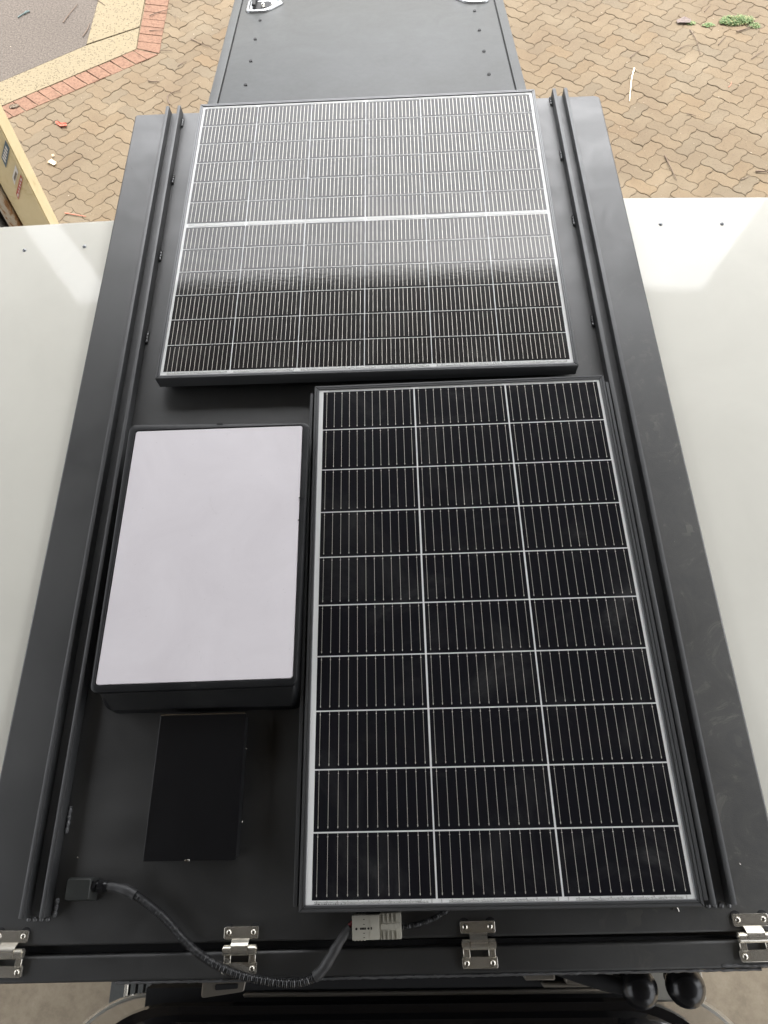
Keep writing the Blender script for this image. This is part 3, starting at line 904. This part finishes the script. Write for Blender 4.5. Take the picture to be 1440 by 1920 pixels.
# ================================================================== FLAT ANTENNA
ant = empty('satellite_antenna', (-.20, -.34, RZ), label='flat white rectangular satellite antenna plate in a black rounded mount', cat='antenna')
AO = Vector((-.20, -.34, RZ))
def an(name, bm, m, smooth=True):
    for v in bm.verts: v.co -= AO
    return obj(name, bm, m, ant, smooth)
AZ = .030
oo = round_outline([(-.3735, -.600), (-.0295, -.5965), (-.0225, -.0925), (-.3805, -.081)], [.012, .012, .012, .012], 7)
ii = round_outline([(-.3660, -.587), (-.0360, -.584), (-.0360, -.0975), (-.3660, -.0965)], [.005] * 4, 7)
ba = round_outline([(-.370, -.624), (-.028, -.624), (-.026, -.098), (-.370, -.098)], [.02] * 4, 7)
bm = BM()
rings(bm, [(ba, RZ + .0005), (inset(ba, .002), RZ + .030), (inset(oo, .004), AZ - .020), (inset(oo, .0005), AZ - .0125), (oo, AZ - .012), (oo, AZ - .0025), (inset(oo, .0008), AZ - .0006), (inset(oo, .002), AZ), (inset(ii, -.0022), AZ), (inset(ii, -.0015), AZ - .0010), (inset(ii, -.0014), AZ - .005)], False, True)
an('mount_frame', bm, M['plastic'])
bm = BM(); slab(bm, ii, AZ - .0012, .004, .0008, 2); an('face_plate', bm, M['plate'])
bm = BM(); rings(bm, [(inset(ii, -.0016), AZ - .0049), (inset(ii, -.0010), AZ - .0048)], True); an('shadow_gap', bm, M['void'])
bm = BM()
for (x, y, a) in ((-.033, -.255, 0), (-.033, -.30, 0)): box(bm, x - .0045, x + .0055, y - .0008, y + .0008, AZ - .0002, AZ + .0008)
box(bm, -.20 - .006, -.20 + .006, -.0885, -.0850, AZ - .0002, AZ + .0008, .0003, 1)
box(bm, -.20 - .004, -.20 + .004, -.5945, -.5910, AZ - .0002, AZ + .0008, .0003, 1)
an('clip_mark', bm, M['plastic'])

# ================================================================== BLACK COVER BOX
cb = empty('cover_box', (-.194, -.742, RZ), label='low smooth black rectangular cover plate below the white antenna', cat='cover')
def cb_(name, bm, m, smooth=True):
    for v in bm.verts: v.co -= Vector((-.194, -.742, RZ))
    return obj(name, bm, m, cb, smooth)
bm = BM(); box(bm, -.2645, -.1235, -.8475, -.6355, RZ + .0005, -.0125); cb_('cover_base', bm, M['plastic'])
bm = BM(); slab(bm, round_outline([(-.2655, -.8510), (-.1205, -.8510), (-.1190, -.6335), (-.2640, -.6340)], .0015, 2), -.0100, .0030, .0006, 2); cb_('cover_lid', bm, M['coverbox'])
bm = BM(); box(bm, -.2642, -.1208, -.6335, -.6319, -.0128, -.0097); cb_('edge_glint', bm, M['steelscrew'], False)  # bright strip stands in for the sky glint on the lid's far edge
bm = BM(); box(bm, -.200, -.192, -.8515, -.8490, -.0120, -.0098, .0003, 1); cb_('lid_notch', bm, M['steelscrew'])

# ================================================================== CABLE ENTRY + CONDUIT
ce = empty('cable_entry_box', (-.367, -.887, RZ), label='small dark grey block with a black cable gland, left end of the conduit', cat='cable box')
def ce_(name, bm, m, smooth=True):
    for v in bm.verts: v.co -= Vector((-.367, -.887, RZ))
    return obj(name, bm, m, ce, smooth)
bm = BM(); lo = V2([(-.392, -.906), (-.344, -.906), (-.344, -.8735), (-.392, -.8735)]); hi = V2([(-.3835, -.9015), (-.348, -.9015), (-.348, -.8745), (-.3835, -.8745)])
lo = round_outline(lo, .002, 2); hi = round_outline(hi, .002, 2)
rings(bm, [(lo, RZ + .0003), (lo, RZ + .0025), (inset(hi, -.001), -.0215), (hi, -.0205)], True, True)
ce_('block', bm, M['lidpaint'])
bm = BM(); ax = Vector((1, -.08, .02)).normalized(); g0 = Vector((-.3475, -.8835, -.030))
cyl(bm, g0 + ax * .0035, ax, .0088, .007, 6); cyl(bm, g0 + ax * .0085, ax, .0064, .004, 18)
cyl(bm, g0 + ax * .0150, ax, .0092, .0095, 6); cyl(bm, g0 + ax * .0215, ax, .0088, .0045, 20, .0070)
ce_('cable_gland', bm, M['coverbox'])

P = [(-.3245, -.8850, -.030), (-.302, -.8885, -.0295), (-.277, -.8980, -.0295), (-.232, -.9265, -.031), (-.196, -.957, -.030), (-.172, -.974, -.029), (-.146, -.9875, -.028),
     (-.118, -.9985, -.028), (-.089, -1.006, -.029), (-.055, -1.0115, -.031), (-.026, -1.0130, -.032), (-.006, -1.0095, -.032), (.010, -1.001, -.031), (.023, -.986, -.030), (.036, -.967, -.029), (.050, -.9495, -.030), (.056, -.9440, -.030)]
path = resample(catmull([Vector(p) for p in P], 24), .00055)
cond = empty('conduit_cable', P[0], label='black corrugated conduit looping over the hinge bar to the grey plug', cat='cable')
def cn(name, bm, m, par=cond):
    for v in bm.verts: v.co -= Vector(P[0])
    return obj(name, bm, m, par, True)
N = len(path); i1 = min(range(N), key=lambda i: abs(path[i].x + .281)); i2 = min(range(N), key=lambda i: (path[i] - Vector((.006, -1.003, -.031))).length)
bm = BM(); tube(bm, path[i1:i2], lambda s: .0058 + .0010 * math.sin(s * 2 * math.pi / .0029), 14); cn('corrugated_hose', bm, M['conduit'])
bm = BM(); sl = path[:i1 + 8][::4]; L1 = len(sl)
tube(bm, sl, lambda s: .0056 + .0018 * min(1, s / .03) + .0003 * math.sin(s * 260), 12); cn('heat_shrink_sleeve', bm, M['shrink'])
bm = BM(); sl = path[i2 - 8:][::4]
tube(bm, sl, lambda s: .0076 - .0014 * max(0, min(1, (s - .04) / .03)) + .0003 * math.sin(s * 300), 12); cn('heat_shrink_sleeve', bm, M['shrink'])
bm = BM(); tube(bm, catmull([Vector((.050, -.9480, -.032)), Vector((.055, -.9410, -.0300)), Vector((.062, -.9365, -.030))], 6), .0034, 10); cn('red_wire', bm, M['red'])

# grey plug
pl = empty('plug_connector', (.0945, -.9440, RZ), label='beige grey rectangular power plug below the long solar panel', cat='plug')
def pg(name, bm, m, smooth=True):
    bm.transform(Matrix.Translation((.0945, -.9435, 0)) @ Matrix.Rotation(R(1.0), 4, 'Z'))
    for v in bm.verts: v.co -= Vector((.0945, -.9440, RZ))
    return obj(name, bm, m, pl, smooth)
zt_, zb_ = -.0215, RZ + .001
bm = BM(); box(bm, -.0360, .0050, -.0158, .0158, zb_, zt_, .0010, 2)
for k in range(4):
    for s in (-1, 1): box(bm, -.0330 + k * .0048, -.0305 + k * .0048, s * .0158 - .0008, s * .0158 + .0008, zb_ + .002, zt_ - .001)
box(bm, -.0100, -.0094, -.0156, .0156, zt_ - .001, zt_ + .0004)
pg('plug_half', bm, M['connector'])
bm = BM(); box(bm, .0055, .0375, -.0165, .0175, zb_, zt_ - .0030, .0010, 2); box(bm, .0060, .0370, -.0040, .0040, zt_ - .004, zt_ - .0012, .0008, 1)
for k in range(4):
    x = .0105 + k * .0064
    box(bm, x, x + .0014, .0060, .0172, zt_ - .0032, zt_ - .0012); box(bm, x, x + .0014, -.0162, -.0060, zt_ - .0032, zt_ - .0012)
pg('plug_half', bm, M['connector'])
bm = BM()
cyl(bm, (-.0295, -.0012, zt_ + .0002), (0, 0, 1), .0017, .0006, 12); cyl(bm, (-.0115, -.0012, zt_ + .0002), (0, 0, 1), .0015, .0006, 12)
for k in range(4): box(bm, -.0240 + k * .0023, -.0222 + k * .0023, -.0024, .0002, zt_, zt_ + .0004)
box(bm, -.0080, -.0064, -.0026, .0006, zt_, zt_ + .0004)
for yy in (.0105, .0042, -.0070, -.0125): box(bm, -.0192, -.0170, yy - .0004, yy + .0004, zt_, zt_ + .0004)
pg('moulded_marks', bm, M['void'], False)
bm = BM()
pth = resample(catmull([Vector((.131, -.9450, -.033)), Vector((.140, -.9445, -.033)), Vector((.162, -.9410, -.033)), Vector((.186, -.9330, -.034)), Vector((.203, -.9235, -.036)), Vector((.212, -.912, -.039))], 20), .0005)
short = obj('conduit_cable', bm if not tube(bm, pth, lambda s: .0040 + .0010 * math.sin(s * 2 * math.pi / .0032), 12) else bm, M['conduit'], None, True)
tag(short, 'short thin corrugated conduit running from the grey plug under the solar panel', 'cable')

# ================================================================== TRUCK CAB (just below the front of the canopy)
cab = empty('truck_cab', (.11, -1.6, -1.2), label='truck cab with gloss black roof and white body, rear edge under the hinge bar', cat='truck cab')
KO = Vector((.11, -1.6, -1.2))
def ck(name, bm, m, smooth=True, label=None):
    for v in bm.verts: v.co -= KO
    return obj(name, bm, m, cab, smooth, label)
def cabring(hw, yr, rc, yf=-3.2, cx=.11):
    return round_outline([(cx - hw, yf), (cx + hw, yf), (cx + hw * .99, yr), (cx - hw * .99, yr)], [.15, .15, rc, rc], 14)
bm = BM()
rings(bm, [(cabring(.74, -1.46, .20), -1.6), (cabring(.77, -1.27, .22), -1.0), (cabring(.785, -1.185, .22), -.72), (cabring(.785, -1.150, .22), -.64), (cabring(.768, -1.146, .22), -.612), (cabring(.74, -1.16, .22), -.61)], True, True)
ck('cab_body', bm, M['carwhite'])
bm = BM(); rings(bm, [(cabring(.766, -1.149, .22), -.615), (cabring(.758, -1.150, .22), -.575), (cabring(.60, -1.128, .20), -.335)], True); ck('side_glass', bm, M['carglass'])
bm = BM(); rings(bm, [(cabring(.600, -1.118, .20), -.345), (cabring(.605, -1.100, .19), -.325), (cabring(.598, -1.103, .18), -.312)], True); ck('roof_gutter', bm, M['cargloss'])
bm = BM()
lv = [(cabring(.592, -1.112, .17), -.318)]
for k in range(1, 8):
    t = k / 7; lv.append((cabring(.590 - .5 * t * t, -1.114 - .45 * t * t, .17 * (1 - t) + .05, -3.2 + .9 * t * t), -.306 + .030 * t))
rings(bm, lv, True); ck('cab_roof', bm, M['cargloss'])
bm = BM()       # dark pillars dividing the glass
for sx in (-1, 1):
    a = Vector((.11 + sx * .655, -1.255, -.575)); b = Vector((.11 + sx * .553, -1.175, -.330))
    tube(bm, [a, b], .017, 8)
ck('rear_pillar', bm, M['void'])
bm = BM(); box(bm, -.40, .62, -1.160, -1.10, -.70, -.56); box(bm, -.36, .58, -1.12, -1.085, -.55, -.36); ck('rear_window', bm, M['void'], False)
bm = BM(); box(bm, -.17, .52, -1.097, -1.090, -.350, -.338, .002, 1); ck('roof_trim', bm, M['bracket'])
bm = BM(); dome(bm, (.455, -1.175, -.300), .010, .006, 12, 4); dome(bm, (.470, -1.180, -.300), .006, .004, 10, 3); ck('aerial_mount', bm, M['steelscrew'])

# bits in the gap between canopy and cab
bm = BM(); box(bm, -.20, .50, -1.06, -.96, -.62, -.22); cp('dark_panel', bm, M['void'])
bm = BM(); box(bm, .595, .695, -1.125, -1.02, -.80, -.40, .004, 1); cp('white_bracket', bm, M['carwhite'], True, label='white block behind the two knobs')
bm = BM(); slab(bm, round_outline([(-.196, -1.056), (-.128, -1.048), (-.122, -1.020), (-.196, -1.020)], .004, 3), -.15, .004, .001, 1); cp('slotted_bracket', bm, M['bracket'], True)
bm = BM(); slab(bm, round_outline([(-.174, -1.0455), (-.137, -1.0435), (-.137, -1.0365), (-.174, -1.0375)], .002, 2), -.1485, .003, .0005, 1); cp('bracket_slot', bm, M['void'])
bm = BM()
for (x0, x1, y0, y1, z) in ((.33, .38, -1.046, -1.03, -.19), (.395, .43, -1.050, -1.036, -.18), (.44, .475, -1.045, -1.032, -.19), (.36, .47, -1.058, -1.052, -.2)):
    box(bm, x0, x1, y0, y1, z - .02, z, .002, 1)
cp('latch_fitting', bm, M['bracket'], True)
bm = BM()
tube(bm, [Vector((.37, -1.02, -.17)), Vector((.42, -1.035, -.165)), Vector((.46, -1.045, -.16)), Vector((.50, -1.05, -.155))], .012, 10); cp('strut_arm', bm, M['void'], True)

def knob(x, y, z, r, label):
    t = empty('rubber_knob', (x, y, z - .05), label=label, cat='rubber knob', group='black rubber knobs below the hinge bar')
    bm = BM(); prof = [(.012, -.06), (.013, -.02), (r * .72, -.012), (r * .97, -.002), (r, .006), (r * .95, .014), (r * .80, .022), (r * .55, .028), (r * .28, .0305), (.0001, .031)]
    n = 28; prev = None
    for q, zz in prof:
        rg = [bm.verts.new((q * math.cos(2 * math.pi * k / n), q * math.sin(2 * math.pi * k / n), .05 + zz)) for k in range(n)]
        if prev:
            for k in range(n): bm.faces.new((prev[k], prev[(k + 1) % n], rg[(k + 1) % n], rg[k]))
        prev = rg
    obj('knob_body', bm, M['rubberdome'], t, True)
    return t
knob(.5040, -1.0500, -.16, .0290, 'round black knob, nearer the middle, touching a dark arm')
knob(.5770, -1.0480, -.16, .0300, 'round black knob in front of the white block, right of its twin')

# low ribbed step on the floor at lower left
st = empty('floor_step', (-.98, -1.50, GZ), label='low ribbed black step with two silver side rails, on the concrete floor', cat='step')
def stp(name, bm, m): return obj(name, bm, m, st, True)
sz = .10
x0, x1 = -1.0525 + .98, -.9035 + .98
for xx in (x0, x1):
    bm = BM(); box(bm, xx - .008, xx + .008, -.30, .30, 0, sz + .006, .003, 1); stp('side_rail', bm, M['steelscrew'])
bm = BM(); box(bm, x0 + .010, x1 - .010, -.30, .30, .01, sz - .012, .003, 1); stp('tread', bm, M['plastic'])
for k in range(4):
    xx = x0 + .026 + k * .0325; bm = BM(); box(bm, xx - .0105, xx + .0105, -.295, .295, sz - .0118, sz, .002, 1); stp('tread_rib', bm, M['lidpaint'])
bm = BM(); box(bm, x0 - .080, x0 - .010, -.30, .30, 0, sz - .03, .003, 1); stp('side_block', bm, M['lidpaint'])

# ================================================================== LITTER ON THE GROUND
def twig(pts, r, m, label, cat='twig', group='twigs scattered on the pavers'):
    a = [Vector((x, y, 0)) for x, y in pts]; o = a[0].copy()
    if len(a) == 2:
        mid = (a[0] + a[1]) / 2 + Vector((random.uniform(-.008, .008), random.uniform(-.008, .008), 0)); a = [a[0], mid, a[1]]
    pth = catmull([Vector((p.x - o.x, p.y - o.y, r + random.uniform(0, .002))) for p in a], 5)
    L = sum((pth[i] - pth[i - 1]).length for i in range(1, len(pth)))
    bm = BM(); tube(bm, pth, lambda s: r * (1 - .5 * s / L) * random.uniform(.85, 1.15), 6)
    ob = obj('twig', bm, m, None, True); ob.location = (o.x, o.y, GZ + .004 + (.006 if o.x < -1.75 and o.y > 4.9 else 0)); tag(ob, label, cat, group)
T = [
 ([(2.082, 4.459), (2.034, 4.315), (1.978, 4.072)], .0058, 'twigpale', 'long pale straw stick lying on the pavers right of the truck'),
 ([(2.606, 4.914), (2.629, 4.777), (2.624, 4.587)], .0032, 'twig', 'thin curved brown twig below the green weeds'),
 ([(2.450, 4.656), (2.518, 4.703), (2.601, 4.715)], .0028, 'twig', 'thin arched twig beside the curved brown twig'),
 ([(2.965, 4.849), (3.100, 4.906)], .0060, 'twig', 'thick dark twig touching the largest green weed'),
 ([(3.000, 4.503), (3.121, 4.602)], .0036, 'twig', 'straight dark twig at the right edge of the photo'),
 ([(2.124, 3.460), (2.159, 3.204)], .0042, 'twig', 'straight grey twig near the white right door'),
 ([(2.788, 4.703), (2.880, 4.816)], .0036, 'twig', 'dark twig wedged in a paver joint under the weeds'),
 ([(2.075, 4.599), (2.157, 4.687)], .0034, 'twig', 'short dark twig above the pale straw stick'),
 ([(2.373, 3.896), (2.435, 3.864)], .0034, 'twig', 'short greenish twig on the middle of the right pavers'),
 ([(2.597, 3.179), (2.669, 3.212)], .0030, 'twig', 'short broken twig just above the right door'),
 ([(2.718, 3.251), (2.804, 3.236)], .0060, 'twig', 'knotted black twig at the right edge above the white door'),
 ([(2.774, 5.143), (2.847, 5.234)], .0030, 'twig', 'dark twig above the green weeds'),
 ([(2.746, 4.178), (2.781, 4.237)], .0022, 'twigred', 'tiny red stem on the right pavers'),
 ([(-1.902, 5.517), (-1.814, 5.566), (-1.715, 5.596)], .0036, 'twig', 'long twig across the upper brick edging'),
 ([(-1.876, 5.301), (-1.750, 5.300)], .0036, 'twig', 'straight twig across the brick edging near its corner'),
 ([(-1.505, 5.159), (-1.334, 5.034)], .0036, 'twig', 'slanting twig on the pavers beside the rear door'),
 ([(-1.687, 5.528), (-1.663, 5.411)], .0024, 'twig', 'thin upright twig right of the brick edging'),
 ([(-1.588, 4.321), (-1.614, 4.415), (-1.576, 4.467), (-1.513, 4.477)], .0040, 'twig', 'hook shaped dark twig near the roof corner'),
 ([(-1.578, 4.800), (-1.510, 4.859)], .0032, 'twig', 'short twig on the pavers above the hooked twig'),
 ([(-1.800, 4.630), (-1.703, 4.611)], .0050, 'twig', 'rough dark twig left of the hooked twig'),
 ([(-2.212, 3.166), (-2.052, 3.122)], .0048, 'twigred', 'reddish stick beside the white left door'),
 ([(-2.501, 4.184), (-2.461, 4.202)], .0034, 'twig', 'small dark twig left of the orange scrap'),
 ([(-2.658, 5.485), (-2.578, 5.744)], .0040, 'twig', 'long dark twig on the asphalt'),
 ([(-2.447, 5.268), (-2.417, 5.455)], .0040, 'twig', 'dark twig along the asphalt edge'),
 ([(-2.431, 5.824), (-2.324, 5.707)], .0034, 'twig', 'twig lying on the aggregate kerb at the top'),
 ([(-1.746, 5.022), (-1.647, 5.014)], .0030, 'twig', 'thin twig below the corner of the brick edging'),
]
for pts, r, m, lab in T: twig(pts, r, M[m], lab)
# blue-green scrap on the asphalt
bm = BM(); tube(bm, catmull([Vector((0, 0, .006)), Vector((.03, .04, .006)), Vector((.06, .06, .008)), Vector((.085, .085, .006)), Vector((.06, .085, .006)), Vector((.045, .055, .006))], 6), .005, 6)
o = obj('plastic_strip', bm, mat('dark_green_plastic', (.05, .075, .07), .5), None, True); o.location = (-3.085, 5.60, GZ + .008); tag(o, 'curled dark green plastic strip on the asphalt', 'plastic strip')
def leaf(pts, z, m, name, label, cat, curl=.012):
    c = Vector((sum(p[0] for p in pts) / len(pts), sum(p[1] for p in pts) / len(pts)))
    bm = BM(); o = round_outline([(p[0] - c.x, p[1] - c.y) for p in pts], .006, 3)
    cv = bm.verts.new((0, 0, .003)); rg = [bm.verts.new((p.x, p.y, .004 + curl * random.random())) for p in o]
    for i in range(len(rg)): bm.faces.new((rg[i], rg[(i + 1) % len(rg)], cv))
    bmesh.ops.solidify(bm, geom=bm.faces[:], thickness=.001)
    ob = obj(name, bm, m, None, True); ob.location = (c.x, c.y, z); tag(ob, label, cat)
leaf([(-2.458, 3.714), (-2.421, 3.745), (-2.374, 3.704), (-2.390, 3.672), (-2.415, 3.690)], GZ + .004, M['leafpale'], 'dry_leaf', 'pale dry leaf on the pavers near the cream post', 'leaf')
leaf([(-2.435, 3.780), (-2.421, 3.800), (-2.405, 3.786), (-2.418, 3.772)], GZ + .004, M['leafpale'], 'paper_scrap', 'tiny white scrap above the pale dry leaf', 'scrap')
leaf([(-2.475, 4.190), (-2.440, 4.165), (-2.384, 4.155), (-2.372, 4.115), (-2.425, 4.118), (-2.470, 4.160)], GZ + .004, M['orange'], 'plastic_scrap', 'orange red scrap on the left pavers', 'scrap')
leaf([(2.600, 5.075), (2.640, 5.045), (2.625, 4.990), (2.530, 5.000), (2.520, 5.040)], GZ + .004, mat('grey_stone', (.24, .19, .17), .8), 'flat_stone', 'flat grey stone chip beside the small weed', 'stone')
leaf([(-2.900, 4.392), (-2.875, 4.418), (-2.835, 4.420), (-2.812, 4.400), (-2.835, 4.375), (-2.880, 4.372)], zt + .001, mat('dark_leaf', (.16, .12, .08), .8), 'dark_leaf', 'oval dark leaf on the brick edging', 'leaf', .004)

def weed(cx, cy, rx, ry, n, hmax, label):
    bm = BM(); rnd = random.Random(int(cx * 1000))
    for k in range(n):
        a = rnd.uniform(0, 2 * math.pi); q = rnd.random() ** .6; x = math.cos(a) * rx * q; y = math.sin(a) * ry * q
        h = hmax * rnd.uniform(.35, 1) * (1.1 - .6 * q); d = Vector((rnd.gauss(0, .5), rnd.gauss(0, .5), 1)).normalized()
        w = rnd.uniform(.0015, .004); s = Vector((-d.y, d.x, 0)); s = s.normalized() if s.length > .01 else Vector((1, 0, 0))
        b = Vector((x, y, 0)); m_ = b + d * h * .6; e = b + d * h + Vector((rnd.uniform(-.02, .02), rnd.uniform(-.02, .02), -h * .15))
        v = [bm.verts.new(p) for p in (b - s * w * .6, b + s * w * .6, m_ + s * w, m_ - s * w, e)]
        mi = 1 if rnd.random() < .16 else 0
        bm.faces.new(v[:4]).material_index = mi; bm.faces.new((v[3], v[2], v[4])).material_index = mi
        for _ in range(2):
            l = b + d * h * rnd.random(); t = Vector((rnd.gauss(0, 1), rnd.gauss(0, 1), rnd.gauss(0, .3))).normalized() * rnd.uniform(.006, .014); u = t.cross(Vector((0, 0, 1))).normalized() * .004
            bm.faces.new([bm.verts.new(p) for p in (l, l + t * .5 + u, l + t, l + t * .5 - u)]).material_index = mi
    o = obj('weed_clump', bm, [M['grass'], M['grass2']], None); o.location = (cx, cy, GZ + .001)
    tag(o, label, 'weed', 'green weeds in the paver joints')
weed(3.00, 5.000, .135, .060, 700, .05, 'largest bushy green weed clump growing between pavers')
weed(3.125, 4.925, .045, .030, 90, .025, 'small weed sprig right of the largest clump')
weed(2.766, 4.967, .045, .022, 110, .02, 'tiny moss green tuft left of the largest clump')
weed(2.635, 5.005, .038, .022, 90, .02, 'tiny green tuft beside the flat grey stone')

# grit and seeds, uncountable
bm = BM(); rnd = random.Random(21)
for k in range(3200):
    x = rnd.uniform(-3.4, 4.0); y = rnd.uniform(2.8, 6.3); s = rnd.choice((.0016, .0022, .0022, .0032, .0055 if rnd.random() < .2 else .002))
    if x < -1.7 and y > 4.2 + (x + 2.934) * .657 and rnd.random() < .8: continue
    z = GZ + .001 + (.009 if (x < -1.76 and y > 4.2 + (x + 2.934) * .657) else 0)
    c = Vector((x, y, z)); n = 5; a0 = rnd.random() * 6
    r1 = [bm.verts.new(c + Vector((math.cos(a0 + i * 6.283 / n) * s * rnd.uniform(.6, 1.3), math.sin(a0 + i * 6.283 / n) * s, .001))) for i in range(n)]
    t = bm.verts.new(c + Vector((0, 0, .001 + s * .8)))
    mi = 0 if rnd.random() < .55 else 1
    for i in range(n): bm.faces.new((r1[i], r1[(i + 1) % n], t)).material_index = mi
tag(obj('grit', bm, [M['grit'], M['gritdark']]), 'fine pale and dark grit strewn over the pavers', 'grit', kind='stuff')

# bits of swarf and lint on the roof
bm = BM(); rnd = random.Random(4)
for (x, y) in [(-.122, -.685), (-.123, -.798), (.542, .163), (.655, -.87), (-.385, -.845)]:
    p = [Vector((x + rnd.uniform(-.002, .002), y + rnd.uniform(-.002, .002), RZ + .0008 + .001 * i)) for i in range(3)]; tube(bm, p, .0006, 5)
tube(bm, catmull([Vector((.540, -.9300, RZ + .001)), Vector((.543, -.9265, RZ + .003)), Vector((.548, -.9275, RZ + .003)), Vector((.550, -.932, RZ + .001))], 5), .0007, 6)
for k in range(60):
    x = rnd.uniform(-.53, .71); y = rnd.uniform(-.95, .9); tube(bm, [Vector((x, y, RZ + .0005)), Vector((x + rnd.uniform(-.001, .001), y + .0006, RZ + .0011))], .0004, 4)
tag(obj('metal_swarf', bm, M['steelscrew']), 'tiny bright specks of swarf scattered on the black roof', 'swarf', kind='stuff')
